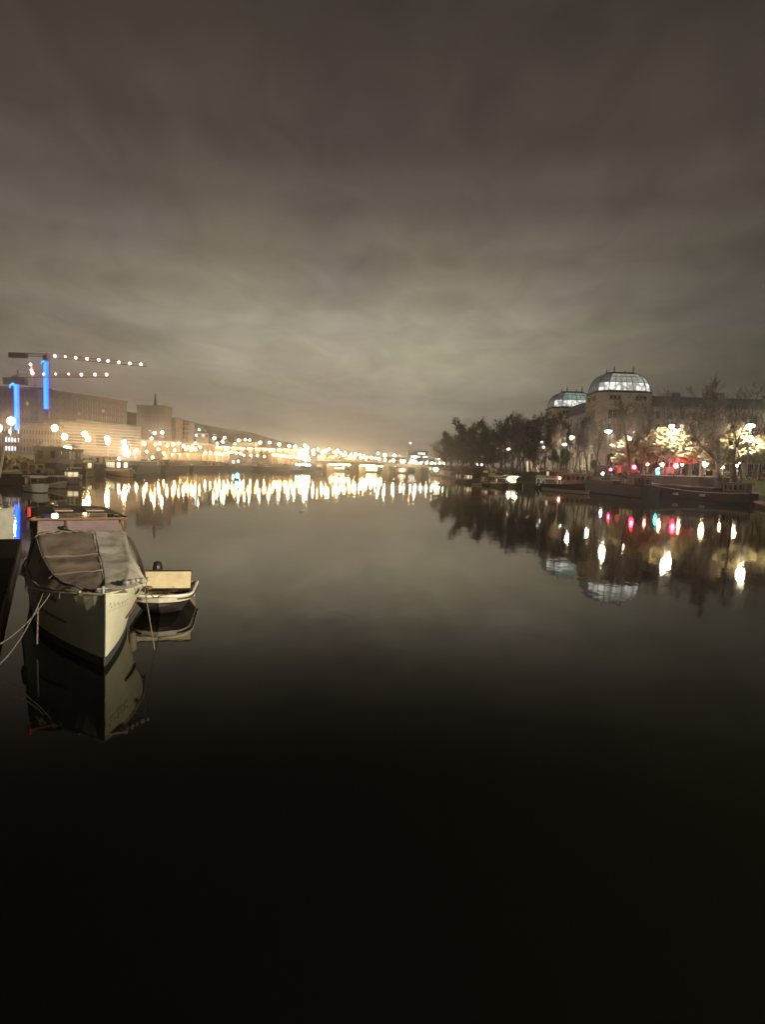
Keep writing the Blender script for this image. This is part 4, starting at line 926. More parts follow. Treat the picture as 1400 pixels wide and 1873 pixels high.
def boat(name, label, cat, p0, p1, B, H, bowH, cabins, hullm, railm=None, group=None, gun=None, fine=.25, mast=None, extra=None):
    """p0 stern, p1 bow on the water; cabins: (u0,u1,z0,z1,wf,wall,roof,nwin,lit set,litmat)"""
    p0 = Vector((p0[0], p0[1], 0)); p1 = Vector((p1[0], p1[1], 0)); L = (p1 - p0).length; c = (p0 + p1) / 2; ang = math.atan2(p1.y - p0.y, p1.x - p0.x)
    t = thing(name, label, cat, (c.x, c.y, 0), ang, group)
    h, d, edge = hull_mesh(L, B, H, bowH, None, fine=fine); h.build('hull', [hullm, m_boot], t); d.build('deck', m_dconcrete, t)
    if gun:
        for e in edge: MB().tube([p + Vector((0, 0, .02)) for p in e], .12 if L > 12 else .05, 4).build('gunwale', gun, t)
    for (u0, u1, z0, z1, wf, wm, rm, nw, lits, lm) in cabins:
        x0, x1 = -L / 2 + L * u0, -L / 2 + L * u1; w = B / 2 * wf
        cb = MB(); cb.prism([(x0, -w), (x1, -w * .96), (x1, w * .96), (x0, w)], z0, z1); cab = cb.build('cabin', wm, t)
        r = MB(); r.prism([(x0 - .35, -w - .3), (x1 + .45, -w - .25), (x1 + .45, w + .25), (x0 - .35, w + .3)], z1 + .003, z1 + .16); r.build('cabin_roof', rm, t)
        hh = min(1.3, (z1 - z0) * .48); zz = z0 + (z1 - z0) * .38
        if nw:
            cw = (x1 - x0) / nw; ww = round(min(1.4, cw * .62), 2)
            for s in (-1, 1):
                for k in range(nw):
                    L_ = lm if k in lits else None; key = ('b', ww, round(hh, 2), L_.name if L_ else None)
                    if key not in WM: WM[key] = win_mesh(ww, round(hh, 2), L_, m_white if L_ else m_wood, mull=ww > 1.0, d=.06)
                    o = inst('window', WM[key], cab, (x0 + cw * (k + .5), s * (w + .03), zz)); o.rotation_euler = (0, 0, 0 if s < 0 else math.pi)
            for xx, rot in ((x0 - .03, -math.pi / 2), (x1 + .03, math.pi / 2)):
                for k in range(2):
                    L_ = lm if (0 if rot < 0 else nw - 1) in lits else None; key = ('b', .8, round(hh, 2), L_.name if L_ else None)
                    if key not in WM: WM[key] = win_mesh(.8, round(hh, 2), L_, m_white if L_ else m_wood, mull=False, d=.06)
                    o = inst('window', WM[key], cab, (xx, (-.5 + k) * w, zz)); o.rotation_euler = (0, 0, rot)
    if railm:
        e = edge[0]; f = edge[1]; rails(t, [p for p in e[::3]], .8, railm); rails(t, [p for p in f[::3]], .8, railm)
    if mast:
        for (u, y, hm) in mast: MB().tube([(-L / 2 + L * u, y, H), (-L / 2 + L * u, y, hm)], [.09, .04], 5).build('mast', m_white, t)
    return t, L
GLr = 'boats moored along the right bank'; GLl = 'boats moored along the left bank'
none = ()
# --- right bank, near to far
t, L = boat('barge', 'long dark river barge with a pale curved gunwale under the bright quay lamps', 'barge', G(1380, 921)[:2], G(1176, 909)[:2], 5.2, 1.7, 3.2,
     [(.06, .22, 1.6, 3.6, .74, m_hull_r, m_dconcrete, 4, (), e_winw), (.30, .58, 1.6, 2.5, .8, m_hull_d, m_dconcrete, 0, none, None), (.62, .84, 1.6, 2.7, .8, m_hull_d, m_dconcrete, 0, none, None)], m_hull_d, None, GLr, gun=m_canvas, fine=.2)
for u in (.62, .38): MB().box(L * (u - .5) - .5, L * (u - .5) + .5, -2.75, -2.5, .9, 1.3).build('hull_plate', m_canvas, t)
for u in (.62, .38): MB().box(L * (u - .5) - .5, L * (u - .5) + .5, 2.5, 2.75, .9, 1.3).build('hull_plate', m_canvas, t)
boat('barge', 'unlit black barge lying between the long houseboat and the pale-edged barge', 'barge', G(1190, 912)[:2], G(1074, 899)[:2], 5, 2.2, 3.0,
     [(.1, .3, 2.1, 4.0, .7, m_hull_d, m_dconcrete, 4, none, None), (.4, .9, 2.1, 3.0, .8, m_hull_d, m_hull_d, 0, none, None)], m_hull_d, None, GLr, fine=.2)
boat('rowing_boat', 'small dark dinghy at the right edge past the stern of the barge', 'dinghy', G(1420, 934)[:2], G(1384, 925)[:2], 1.8, .6, .8, [], m_hull_d, None, GLr, gun=m_canvas)
t, L = boat('houseboat', 'brown houseboat with white stern rails and a warm lit upper cabin', 'houseboat', G(982, 892)[:2], G(1098, 897)[:2], 5, 1.3, 2.4,
     [(.08, .36, 2.9, 5.1, .72, m_wood_l, m_wood, 6, (2,), e_winw), (.42, .86, 1.4, 4.4, .72, m_wood, m_canvas, 6, none, None)], m_hull_d, None, GLr)
x0 = -L / 2; MB().box(x0 + .3, x0 + L * .38, -2.2, 2.2, 2.6, 2.85).build('upper_deck', m_white, t)
st = MB()
for (xx, yy) in [(x0 + .5, -2.1), (x0 + .5, 2.1), (x0 + 3.0, -2.1), (x0 + L * .36, -2.1), (x0 + L * .36, 2.1)]: st.box(xx - .12, xx + .12, yy - .12, yy + .12, .9, 2.6)
st.build('deck_post', m_white, t)
lad = MB()
for yy in (-2.3, -1.7): lad.tube([(x0 + 1.2, yy, .6), (x0 + 2.6, yy, 2.9)], .1, 4)
for k in range(7): lad.tube([(x0 + 1.2 + .2 * k, -2.3, .7 + .33 * k), (x0 + 1.2 + .2 * k, -1.7, .7 + .33 * k)], .06, 4)
lad.build('ladder', m_white, t)
rl = MB()
for yy in (-2.2,):
    for zz in (2.9, 3.3, 3.7): rl.tube([(x0 + .3, yy, zz), (x0 + 3.0, yy, zz)], .06, 4); rl.tube([(x0 + .3, yy, zz), (x0 + .3, 2.2, zz)], .06, 4)
    for k in range(6): rl.tube([(x0 + .3 + .54 * k, yy, 2.85), (x0 + .3 + .54 * k, yy, 3.75)], .06, 4)
rl.build('railing', m_white, t)
MB().ball((x0 + L * .395, -2.2, 3.1), .28, 8, 6).build('deck_lamp', e_redw, t)
for (xx, yy) in [(x0 + L * .30, -1.9), (x0 + L * .44, -2.0)]:
    f = MB(); f.tube([(xx, yy, 1.3), (xx, yy, 1.7), (xx + .5, yy, 2.4)], [.08, .10, .3], 5); f.build('deck_chair', m_canvas, t)
MB().ball((x0 + L * .10, -1.5, 5.6), .35, 8, 6).build('roof_dome', m_dark, t)
t, L = boat('pontoon', 'low pinkish pontoon floating in front of the brown houseboat', 'pontoon', G(996, 898)[:2], G(1076, 905)[:2], 2.0, .75, .8, [], m_canvas, None, GLr, fine=.05)
boat('houseboat', 'tall narrow brown boxy houseboat, left of a lit pair', 'houseboat', G(868, 887)[:2], G(886, 888)[:2], 3.2, .5, .6,
     [(.05, .92, .5, 5.2, .9, m_wood, m_wood_l, 2, none, None)], m_white, None, GLr, fine=.1)
boat('houseboat', 'tall narrow houseboat with pale panels, right of the brown boxy one', 'houseboat', G(887, 888)[:2], G(901, 889)[:2], 3.0, .5, .6,
     [(.05, .95, .5, 2.8, .9, m_wood_l, m_wood_l, 2, (0,), e_dimw), (.05, .85, 2.98, 5.0, .8, m_wood, m_wood_l, 2, none, None)], m_hull_d, None, GLr, fine=.1, mast=[(.99, -.6, 7.0)])
boat('cabin_boat', 'small cabin boat with a pale wheelhouse right of the white mast', 'boat', G(902, 889)[:2], G(930, 892)[:2], 2.8, .8, 1.2,
     [(.05, .38, .7, 3.0, .8, m_white, m_white, 2, none, None), (.42, .62, .7, 2.4, .7, m_wood_l, m_white, 2, (0,), e_winw)], m_hull_d, m_white, GLr)
t, L = boat('canopy_boat', 'dark boat under a brightly lit white canopy', 'boat', G(922, 888)[:2], G(956, 892)[:2], 3.0, .9, 1.3, [(.2, .5, .8, 2.4, .6, m_wood, m_wood, 2, (0, 1), e_winw)], m_hull_d, None, GLr)
cn = MB()
cn.grid([[(-L / 2 + L * (.12 + .62 * i / 6), -1.5 + 3.0 * j / 4, 3.1 + .35 * math.sin(math.pi * j / 4) - .25 * (i / 6) ** 2) for i in range(7)] for j in range(5)])
cn.build('canopy', m_white, t); sd = MB(); sd.grid([[(-L / 2 + L * (.46 + .28 * i / 4), -1.52, 3.05 - 1.6 * j / 3) for i in range(5)] for j in range(4)]); sd.build('canopy_side', m_white, t)
MB().box(-L / 2 + L * .2, -L / 2 + L * .7, -.1, .1, 2.85, 3.0).build('strip_lamp', e_white, t); MB().ball((L * .10, -1.75, 2.3), .42, 8, 6).build('deck_lamp', e_white, t)
boat('houseboat', 'low dark houseboat with a row of warm windows left of the tall brown ones', 'houseboat', G(838, 881)[:2], G(866, 885)[:2], 3.2, .8, 1.1, [(.1, .8, .8, 3.0, .8, m_dconcrete, m_wood, 6, (0, 2, 5), e_winw)], m_hull_d, None, GLr)
boat('houseboat', 'low houseboat with glowing ports touching the bridge lights', 'houseboat', G(826, 873)[:2], G(786, 868)[:2], 4.2, .9, 1.9, [(.15, .85, .8, 3.4, .8, m_wood_l, m_wood, 8, (1, 3, 4, 6), e_winw)], m_hull_d, None, GLr)
boat('cabin_boat', 'dark cabin boat between the glowing houseboat and the low dark one', 'boat', G(838, 876)[:2], G(808, 873)[:2], 3.2, .9, 1.6, [(.3, .7, .8, 3.2, .7, m_wood, m_wood_l, 3, none, None)], m_hull_d, None, GLr)
# --- left bank
t, L = boat('houseboat', 'big two-storey houseboat with a bright white roof edge, cut by the left edge', 'houseboat', (-93, 95), G(52, 889)[:2], 7, 1.2, 1.8,
     [(.05, .86, 1.2, 4.0, .85, m_dconcrete, m_wall_p, 7, none, None), (.05, .80, 4.16, 6.9, .8, m_wall_p, m_white, 7, none, None)], m_hull_d, None, GLl)
MB().box(-L / 2 + 1, L * .30, -3.6, -3.3, 7.06, 7.5).build('glowing_eave', emit('glowing_eave', (1, .82, .55), 1.6), t)  # roof edge emits by itself, in place of light falling on it
MB().tube([(L * .42, -2.2, 1.2), (L * .44, -2.2, 5.8)], [.22, .14], 5).build('flag_pole', m_white, t); MB().ball((L * .36, -3.4, 3.2), .2, 8, 6).build('deck_lamp', e_redw, t)
boat('work_boat', 'cluttered brown work boat moored beside the big two-storey houseboat', 'boat', G(50, 881)[:2], G(84, 884)[:2], 4, 1.2, 1.8, [(.15, .5, 1.1, 3.2, .7, m_wood_l, m_wood, 3, none, None), (.6, .8, 1.1, 2.4, .6, m_canvas, m_wood, 2, none, None)], m_hull_r, m_steel, GLl, mast=[(.4, 0, 4.4)])
boat('houseboat', 'long houseboat with pale upper wall and dark hull below the two amber lamps', 'houseboat', G(82, 878)[:2], G(144, 871)[:2], 5, 3.1, 3.4, [(.04, .82, 3.1, 6.3, .85, m_wall_p, m_wall_p, 6, (2, 3, 5), e_dimw)], m_hull_r, None, GLl, fine=.15)
t, L = boat('cabin_boat', 'small boat with lit cream wheelhouse and rounded white canopy pointing at the camera', 'boat', G(158, 864)[:2], G(157, 874)[:2], 4.2, 1.2, 2.0, [(.12, .74, 1.2, 3.6, .80, m_canvas, m_white, 4, (0, 1, 2, 3), e_winw)], m_wood_l, None, GLl, gun=m_canvas, mast=[(.2, -1.6, 6.4)])
cn = MB(); cn.grid([[(-L / 2 + L * (.0 + .55 * i / 6), 2.2 * math.cos(math.pi * j / 6), 3.8 + 1.4 * math.sin(math.pi * j / 6) * (1 - .5 * i / 6)) for i in range(7)] for j in range(7)]); cn.build('canopy', m_wall_p, t, True)
boat('houseboat', 'dim houseboat with a pale boxy top between the two small lit boats', 'houseboat', G(170, 866)[:2], G(207, 864)[:2], 5, 2.6, 3.0, [(.05, .9, 2.6, 5.0, .85, m_wall_p, m_dconcrete, 6, (1, 4), e_dimw)], m_hull_b, None, GLl, fine=.1)
t, L = boat('cruiser', 'white cruiser with glowing cream cabin windows and a tall white mast', 'boat', G(204, 867)[:2], G(237, 873)[:2], 4.4, 1.3, 1.9, [(.08, .62, 1.2, 3.9, .8, m_canvas, m_white, 5, (0, 1, 2, 3, 4), e_winb)], m_wood_l, None, GLl, gun=m_white, mast=[(.05, -1.2, 7.4), (.3, -1.2, 5.4)])
boat('barge', 'dark barge with a grey hatch roof right of the glowing cruiser', 'barge', G(236, 866)[:2], G(292, 862)[:2], 6, 2.4, 3.0, [(.05, .6, 2.4, 3.9, .8, m_dconcrete, m_steel, 0, none, None), (.72, .95, 2.4, 3.9, .7, m_wall_p, m_wall_p, 3, none, None)], m_hull_d, None, GLl, fine=.15)
boat('cabin_boat', 'small white cabin boat in front of the cluttered brown work boat', 'boat', G(56, 899)[:2], G(78, 902)[:2], 2.2, .7, 1.1, [(.2, .6, .7, 1.9, .75, m_white, m_white, 2, (0,), e_dimw)], m_white, None, GLl, gun=m_white)
boat('cabin_boat', 'small pale open boat low on the water before the long houseboat', 'boat', G(96, 893)[:2], G(118, 894)[:2], 2.2, .6, 1.0, [(.25, .5, .6, 1.7, .7, m_canvas, m_white, 2, none, None)], m_canvas, None, GLl, gun=m_white)
boat('cabin_boat', 'little boat with a cream hood between the long houseboat and the rounded canopy boat', 'boat', G(122, 884)[:2], G(138, 886)[:2], 2.4, .7, 1.2, [(.2, .7, .7, 2.2, .75, m_wall_p, m_canvas, 2, (1,), e_winw)], m_wall_p, None, GLl, gun=m_canvas, mast=[(.5, 0, 5.0)])
boat('cabin_boat', 'dim white boat with a short mast left of the rounded canopy boat', 'boat', G(128, 877)[:2], G(142, 879)[:2], 2.6, .8, 1.3, [(.3, .7, .8, 2.4, .75, m_white, m_white, 2, (0,), e_winw)], m_white, None, GLl, mast=[(.4, 0, 5.5)])
for (p0, p1, lab, hm, cabs) in [((292, 863), (350, 860), 'brown barge with low deckhouse under the yellow band', m_hull_r, [(.1, .4, 2.2, 4.0, .7, m_wood, m_dconcrete, 4, none, None)]),
                                ((345, 861), (408, 859), 'dark barge lying under the widest part of the lit quay', m_hull_d, [(.6, .9, 2.2, 4.4, .7, m_wall_p, m_dconcrete, 4, (1,), e_dimw)]),
                                ((408, 860), (470, 859), 'long dark barge below the bluish pair of lamps', m_hull_b, [(.3, .9, 2.2, 3.6, .8, m_wood, m_dconcrete, 7, none, None)]),
                                ((468, 860), (530, 861), 'last dark barge before the left end of the far bridge', m_hull_d, [(.1, .35, 2.2, 4.2, .7, m_wall_p, m_dconcrete, 3, none, None)])]:
    boat('barge', lab, 'barge', G(*p0)[:2], G(*p1)[:2], 6, 2.3, 3.0, cabs, hm, None, GLl, fine=.15)
# reflection of the bluish lamps, imitated by a glowing body on a float
t = thing('glint_float', 'small buoy glowing turquoise in place of a lamp reflection below the far left quay', 'glint', (G(434, 878).x, G(434, 878).y, 0))
MB().tube([(0, 0, -.3), (0, 0, .35), (0, 0, .5)], [.5, .5, .15], 8).build('float', m_hull_d, t); MB().tube([(0, 0, .5), (0, 0, .75)], .06, 5).build('stem', m_dark, t); MB().ball((0, 0, 1.1), .40, 8, 6, 1.5).build('lens', e_teal, t)

# ------------------------------------------------------------------ the near cabin cruiser
BOW = G(191, 1222); BOW.z = 0; AXI = math.radians(-59.6)     # bow points to the camera, a little to the right
LC = 9.6
cx = BOW - Vector((math.cos(AXI), math.sin(AXI), 0)) * (LC / 2)
nb = thing('cabin_cruiser', 'old white cabin cruiser under a brown tarpaulin, its bow towards the camera', 'boat', (cx.x, cx.y, 0), AXI)
def near_hull():
    n = 40; b = MB(); rows = []; hb = LC / 2
    def sheer(u): return 1.12 + .48 * u ** 2.0
    def halfw(u, z01):      # z01 0 keel line .. 1 gunwale ; flare grows towards the bow
        full = 1.34; e_top = 3.1 / LC; e_bot = 4.6 / LC
        def entry(e, p):
            if u > 1 - e: k = (u - (1 - e)) / e; return max(0., 1 - k ** p)
            return 1.0
        wt = full * entry(e_top, 2.0); wb = full * .86 * entry(e_bot, 1.45)
        s = .9 + .1 * min(1, u / .2)
        f = z01 ** 1.5
        return (wb * (1 - f) + wt * f) * s
    NZ = 9
    for i in range(n + 1):
        u = i / n; sh = sheer(u); sec = []
        for j in range(NZ + 1):
            if j == 0: z = -.45; f = 0; w = halfw(u, 0) * .45
            elif j == 1: z = .0; f = 0; w = halfw(u, 0)
            elif j == 2: z = .16 + .05 * u; w = halfw(u, .10)
            else:
                f = (j - 2) / (NZ - 2); z = .16 + (sh - .16) * f; w = halfw(u, .10 + .9 * f)
            x = -hb + LC * u - (.06 * (1 - z / 1.6) if i == n else 0)
            sec.append((x, w, z))
        rows.append(sec)
    for s in (1, -1):
        for i in range(n):
            for j in range(NZ):
                b.m = 1 if j < 2 else 0
                p = [rows[i][j], rows[i + 1][j], rows[i + 1][j + 1], rows[i][j + 1]]; p = [(a, s * c, e) for a, c, e in p]
                b.quad(*(p if s < 0 else p[::-1]))
    b.m = 0
    for j in range(NZ):
        p, q = rows[0][j], rows[0][j + 1]; b.quad((p[0], p[1], p[2]), (p[0], -p[1], p[2]), (q[0], -q[1], q[2]), (q[0], q[1], q[2]))
    h = b.build('hull', [m_hull_w, m_boot], nb); 
    d = MB()
    for i in range(n):
        a, c = rows[i][NZ], rows[i + 1][NZ]; d.quad((a[0], -a[1] + .01, a[2] - .05), (c[0], -c[1] + .01, c[2] - .05), (c[0], c[1] - .01, c[2] - .05), (a[0], a[1] - .01, a[2] - .05))
    d.build('deck', m_tarp2, nb)
    for s in (1, -1):
        MB().tube([(r[NZ][0], s * r[NZ][1], r[NZ][2] + .005) for r in rows], .030, 6).build('gunwale', m_hull_w if s > 0 else m_hull_w, nb)
    def on(u, z, s, off=.012):     # point on the hull side
        i = min(n - 1, int(u * n)); t = u * n - i; sec = [Vector(rows[i][j]).lerp(Vector(rows[i + 1][j]), t) for j in range(NZ + 1)]
        for j in range(NZ):
            if sec[j].z <= z <= sec[j + 1].z:
                q = sec[j].lerp(sec[j + 1], (z - sec[j].z) / max(1e-6, sec[j + 1].z - sec[j].z)); return Vector((q.x, s * (q.y + off), q.z))
        return Vector((sec[-1].x, s * (sec[-1].y + off), z))
    # stem band
    MB().tube([(hb - .03 + .0, 0, .1), (hb + .015, 0, .8), (hb + .02, 0, 1.62)], .022, 6).build('stem_band', m_hull_d, nb)
    for s in (1, -1):
        # oval porthole with rim
        uc, zc = .845, 1.34 if s > 0 else 1.28
        for nm, ra, rb, mt, off in (('porthole_rim', .13, .085, m_steel, .010), ('porthole_glass', .10, .06, m_win, .020)):
            c = MB(); ring = [on(uc + ra * math.cos(a) / LC * 1.0, zc + rb * math.sin(a), s, off) for a in [2 * math.pi * k / 20 for k in range(20)]]
            c.v = [tuple(p) for p in ring]; c.f = [tuple(range(20)) if s < 0 else tuple(range(19, -1, -1))]; c.mi = [0]; c.build(nm, mt, nb)
        pts = [on(.70 + (.86 - .70) * k / 10, .86 - .10 * (k / 10), s, .03) for k in range(11)]
        MB().tube(pts, .028, 6).build('rubbing_strake', m_rub, nb)
    # name in faded script on the port bow: loops above a double underline
    sc = []
    for k in range(70):
        t = k / 69; u = .985 - .085 * t; z = 1.30 + .035 * math.sin(t * 34) * (1 + (1.2 if t < .12 else 0)) + .012 * math.sin(t * 61) - .05 * t; sc.append(on(u, z, 1, .008))
    m_ink = mat('faded_lettering', (.22, .20, .20), .6, var=.2)
    MB().tube(sc, .005, 4).build('boat_name', m_ink, nb)
    for dz in (0, .035): MB().tube([on(.985 - .10 * k / 8, 1.22 - dz - .055 * k / 8, 1, .006) for k in range(9)], .004, 4).build('name_underline', m_ink, nb)
    return rows, on
rows, on_hull = near_hull()
hb = LC / 2
# tarpaulin over the fore part, ridge from the hoop (4.0 m behind the stem) to the foredeck
def gun(x):
    u = (x + hb) / LC; i = min(39, max(0, int(u * 40))); t = u * 40 - i; a = Vector(rows[i][9]).lerp(Vector(rows[i + 1][9]), t); return a.y, a.z
def tarp_pt(x, v, seed=0):        # v -1..1 across
    g, gz = gun(x); k = (x - (hb - 4.3)) / 3.75; k = max(0, min(1, k))
    zr = 2.50 * (1 - k) + 1.62 * k - .22 * math.sin(math.pi * k) * .55; wtop = (1.08 * (1 - k) + .55 * g * k)
    wtop = min(wtop, g * .96)
    a = abs(v)
    if a < .62: y = wtop * a / .62; z = zr - .05 * (a / .62) ** 2
    else:
        t = (a - .62) / .38; y = wtop + (g + .035 - wtop) * t ** .75; z = (zr - .05) + (gz + .0 - zr + .05) * t
    q = Vector((x, y * (1 if v > 0 else -1), z))
    wv = noise.noise(q * 1.7 + Vector((seed, 0, 0))) * .05 + noise.noise(q * 5.0) * .018 + .02 * math.sin(y * 9 + x * 3) * noise.noise(q * .9)
    sag = -.05 * abs(math.sin(k * math.pi * 2.0)) * (1 if a < .6 else .3)
    return q + Vector((0, 0, wv + sag))
x0, x1 = hb - 4.3, hb - .55; NX, NV = 60, 56
rowsT = [[tarp_pt(x0 + (x1 - x0) * i / NX, -1 + 2 * j / NV) for j in range(NV + 1)] for i in range(NX + 1)]
js = int(NV * .60)
b = MB(); b.grid([r[:js + 1] for r in rowsT]); b.build('tarpaulin', m_tarp, nb, True)
b = MB(); b.grid([[p + Vector((0, 0, .012 + .03 * noise.noise(p * 3.1))) for p in r[js - 1:]] for r in rowsT]); b.build('plastic_sheet', m_tarp2, nb, True)
MB().tube([rowsT[i][3] + Vector((0, -.01, .02)) for i in range(0, NX + 1, 3)], .028, 5).build('tarp_piping', m_canvas, nb)
MB().tube([r[int(NV * .19)] + Vector((0, 0, .012)) for r in rowsT[::3]], .016, 5).build('tarp_seam', m_rope, nb)
MB().tube([r[js] + Vector((0, 0, .02)) for r in rowsT[::3]], .012, 5).build('tarp_seam', m_rope, nb)
MB().tube([p + Vector((0, 0, .03 + .02 * math.sin(j))) for j, p in enumerate(rowsT[0])][4:-4], .028, 6).build('hoop_edge', m_rope, nb)
for f in (.33, .62): MB().tube([p + Vector((0, 0, .008)) for p in rowsT[int(NX * f)]][8:-8], .018, 5).build('hoop', m_tarp, nb)
# front skirt of the tarp, ragged, and lashings
fr = rowsT[-1]; b = MB(); b.grid([fr, [Vector((p.x + .10, p.y * .97, max(gun(p.x)[1] - .02, p.z - .22 - .05 * noise.noise(p * 6)))) for p in fr]]); b.build('tarp_skirt', m_tarp, nb)
# torn plastic corner on the right side near the hoop
b = MB(); pr = random.Random(3)
pts = [(x0 + .0, 1.10, 2.42), (x0 + .35, 1.22, 2.30), (x0 + .7, 1.34, 1.95), (x0 + 1.15, 1.42, 1.50), (x0 + 1.0, 1.46, 1.28), (x0 + .55, 1.40, 1.45), (x0 + .15, 1.34, 1.85)]
for k in range(len(pts)): 
    c = (x0 + .5, 1.30, 1.85); a, d_ = pts[k], pts[(k + 1) % len(pts)]; n_ = len(b.v); b.v += [c, a, d_]; b.face((n_, n_ + 1, n_ + 2))
b.build('loose_flap', m_canvas, nb)
b = MB()
for k in range(5):
    q = Vector((hb - .75 - .08 * k, .55 + .13 * k, 1.66)); b.ball(q + Vector((0, 0, .02 + .05 * pr.random())), .07 + .05 * pr.random(), 6, 4, .7)
b.build('bunched_canvas', m_tarp2, nb, True)
MB().box(hb - .62, hb - .16, -.10, .50, 1.535, 1.575).build('foredeck_hatch', m_hull_w, nb)
MB().tube([(hb - .25, 0, 1.5), (hb - .25, 0, 1.74)], .035, 8).build('bollard', m_steel, nb); MB().tube([(hb - .25, -.12, 1.68), (hb - .25, .12, 1.68)], .022, 6).build('cleat_bar', m_steel, nb)
# side screen of the cockpit cover on the left
b = MB(); b.grid([[(x0 - 1.5 + .25 * i, -1.10 - .22 * j / 4 - .03 * math.sin(i), 2.42 - (2.42 - 1.35) * j / 4) for i in range(7)] for j in range(5)]); b.build('side_screen', m_tarp, nb)
MB().tube([(x0 - 1.5, -1.36, 1.40), (x0 - .7, -1.42, 1.34), (x0 + .1, -1.38, 1.44)], .045, 6).build('side_fender_roll', m_canvas, nb)
# wheelhouse with tilted screens and dark hard top
xw = x0 - .15; xs = x0 - 3.2
b = MB(); b.box(xs, xw - .35, -1.12, 1.12, 1.0, 2.290); b.build('wheelhouse', m_canvas, nb)
m_wscreen = mat('windscreen_painted_reflection', (.25, .185, .20), .3, var=.35, scale=1.2, spec=.6)  # pinkish sky reflection painted into the glass colour
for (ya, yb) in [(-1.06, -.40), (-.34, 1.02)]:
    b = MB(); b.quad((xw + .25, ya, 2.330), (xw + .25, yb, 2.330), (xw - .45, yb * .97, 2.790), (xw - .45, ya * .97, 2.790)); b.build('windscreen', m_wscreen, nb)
b = MB(); b.tube([(xw + .26, -1.08, 2.320), (xw + .26, 1.08, 2.320), (xw - .45, 1.04, 2.800), (xw - .45, -1.04, 2.800), (xw + .26, -1.08, 2.320)], .035, 5); b.tube([(xw + .26, -.37, 2.320), (xw - .45, -.36, 2.800)], .035, 5); b.build('screen_frame', m_wood, nb)
b = MB(); b.tube([(xw - .1, -.40, 2.570), (xw + .15, -.25, 2.520), (xw + .27, -.05, 2.370)], .03, 5); b.ball((xw - .05, -.44, 2.610), .09, 8, 5, .7); b.build('wiper', m_dark, nb)
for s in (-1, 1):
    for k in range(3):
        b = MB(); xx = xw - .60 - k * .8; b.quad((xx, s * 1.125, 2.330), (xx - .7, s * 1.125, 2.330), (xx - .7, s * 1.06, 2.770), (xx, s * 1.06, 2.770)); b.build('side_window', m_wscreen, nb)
    for k in range(4): b = MB(); xx = xw - .55 - k * .8; b.box(xx - .05, xx + .05, s * 1.09 - .045, s * 1.09 + .045, 2.290, 2.820); b.build('window_post', m_wood, nb)
rf = MB(); rws = []
for i in range(9):
    xx = xw - .25 - (xw - xs + .1) * i / 8; rws.append([(xx, 1.22 * math.sin(R(-90 + 180 * j / 10)) , 2.830 + .17 * math.cos(R(-90 + 180 * j / 10)) ** .8) for j in range(11)])
rf.grid(rws); rf.build('hard_top', m_hull_d, nb, True)
rf = MB(); rf.v = []; rf.tube([(xw - .25, -1.22, 2.830), (xw - .25, 1.22, 2.830)], .035, 5); rf.tube([(xs - .35, -1.22, 2.830), (xw - .25, -1.22, 2.830)], .03, 5); rf.tube([(xs - .35, 1.22, 2.830), (xw - .25, 1.22, 2.830)], .03, 5); rf.build('roof_trim', m_wood, nb)
for y in (-.45, .35): MB().box(xw - 1.6, xw - .7, y - .16, y + .30, 3.005, 3.035).build('roof_hatch', m_wood_l, nb)
MB().tube([(xw - .6, -1.25, 2.870), (xw - .6, -1.25, 3.130)], .055, 8).build('red_reflection_marker', mat('reflection_red', (.45, .03, .03), .3, var=.1), nb)  # added red body in place of a lantern's reflection
b = MB(); b.box(-hb + .1, xs, -1.1, 1.1, 1.05, 1.42); b.build('aft_cover', m_tarp, nb, False)
# fenders and lashings
for (u, s, z) in [(.50, 1, .75)]:
    q = on_hull(u, z, s, .14); f = MB().tube([q + Vector((0, 0, -.32)), q + Vector((0, 0, -.28)), q + Vector((0, 0, .24)), q + Vector((0, 0, .30))], [.04, .11, .11, .04], 8); f.build('fender', m_canvas, nb, True)
q0 = on_hull(.80, gun(hb - .2 * LC)[1], -1, .02); MB().tube([q0, q0 + Vector((.0, -.03, -1.25))], .018, 5).build('hanging_line', m_rope, nb)
for k in range(6):
    x = x0 + .5 + .55 * k
    for s in (-1, 1):
        g, gz = gun(x); MB().tube([(x, s * (g + .03), gz + .02), (x + .05, s * (g + .05), gz - .12)], .008, 4).build('lashing', m_rope, nb)
Rz = Matrix.Rotation(AXI, 4, 'Z'); Rz.translation = cx
def W(x, y, z): return Rz @ Vector((x, y, z))

# ------------------------------------------------------------------ dark pontoon and the edge boat on the left, ropes
def plankway(p0, p1, w, z, name, label, cat):
    p0 = Vector((p0[0], p0[1], 0)); p1 = Vector((p1[0], p1[1], 0)); L = (p1 - p0).length; ang = math.atan2(p1.y - p0.y, p1.x - p0.x)
    t = thing(name, label, cat, (p0.x, p0.y, 0), ang); me = MB().box(-.085, .085, -w / 2, w / 2, 0, .04).mesh('plank', mat('black_timber', (.012, .010, .009), .95, spec=.08, var=.4))  # planks in a near-black matt tone, varied at random
    n = int(L / .19); rn = random.Random(1)
    for k in range(n): o = inst('plank', me, t, (.1 + k * .19, rn.gauss(0, .012), z - .04 + rn.random() * .006))
    for s in (-1, 1): MB().box(0, L, s * w / 2 - .06, s * w / 2 + .06, -.2, z - .043).build('side_beam', m_hull_d, t)
    b = MB()
    for k in range(int(L / 2.4)): b.tube([(1 + k * 2.4, 0, -.3), (1 + k * 2.4, 0, .3)], .35, 8)
    b.build('floats', m_hull_d, t); return t
plankway(G(-330, 1560, .45)[:2], (-18.6, 31.5), 2.0, .45, 'jetty', 'black timber jetty along the far side of the tarpaulined cruiser', 'jetty')
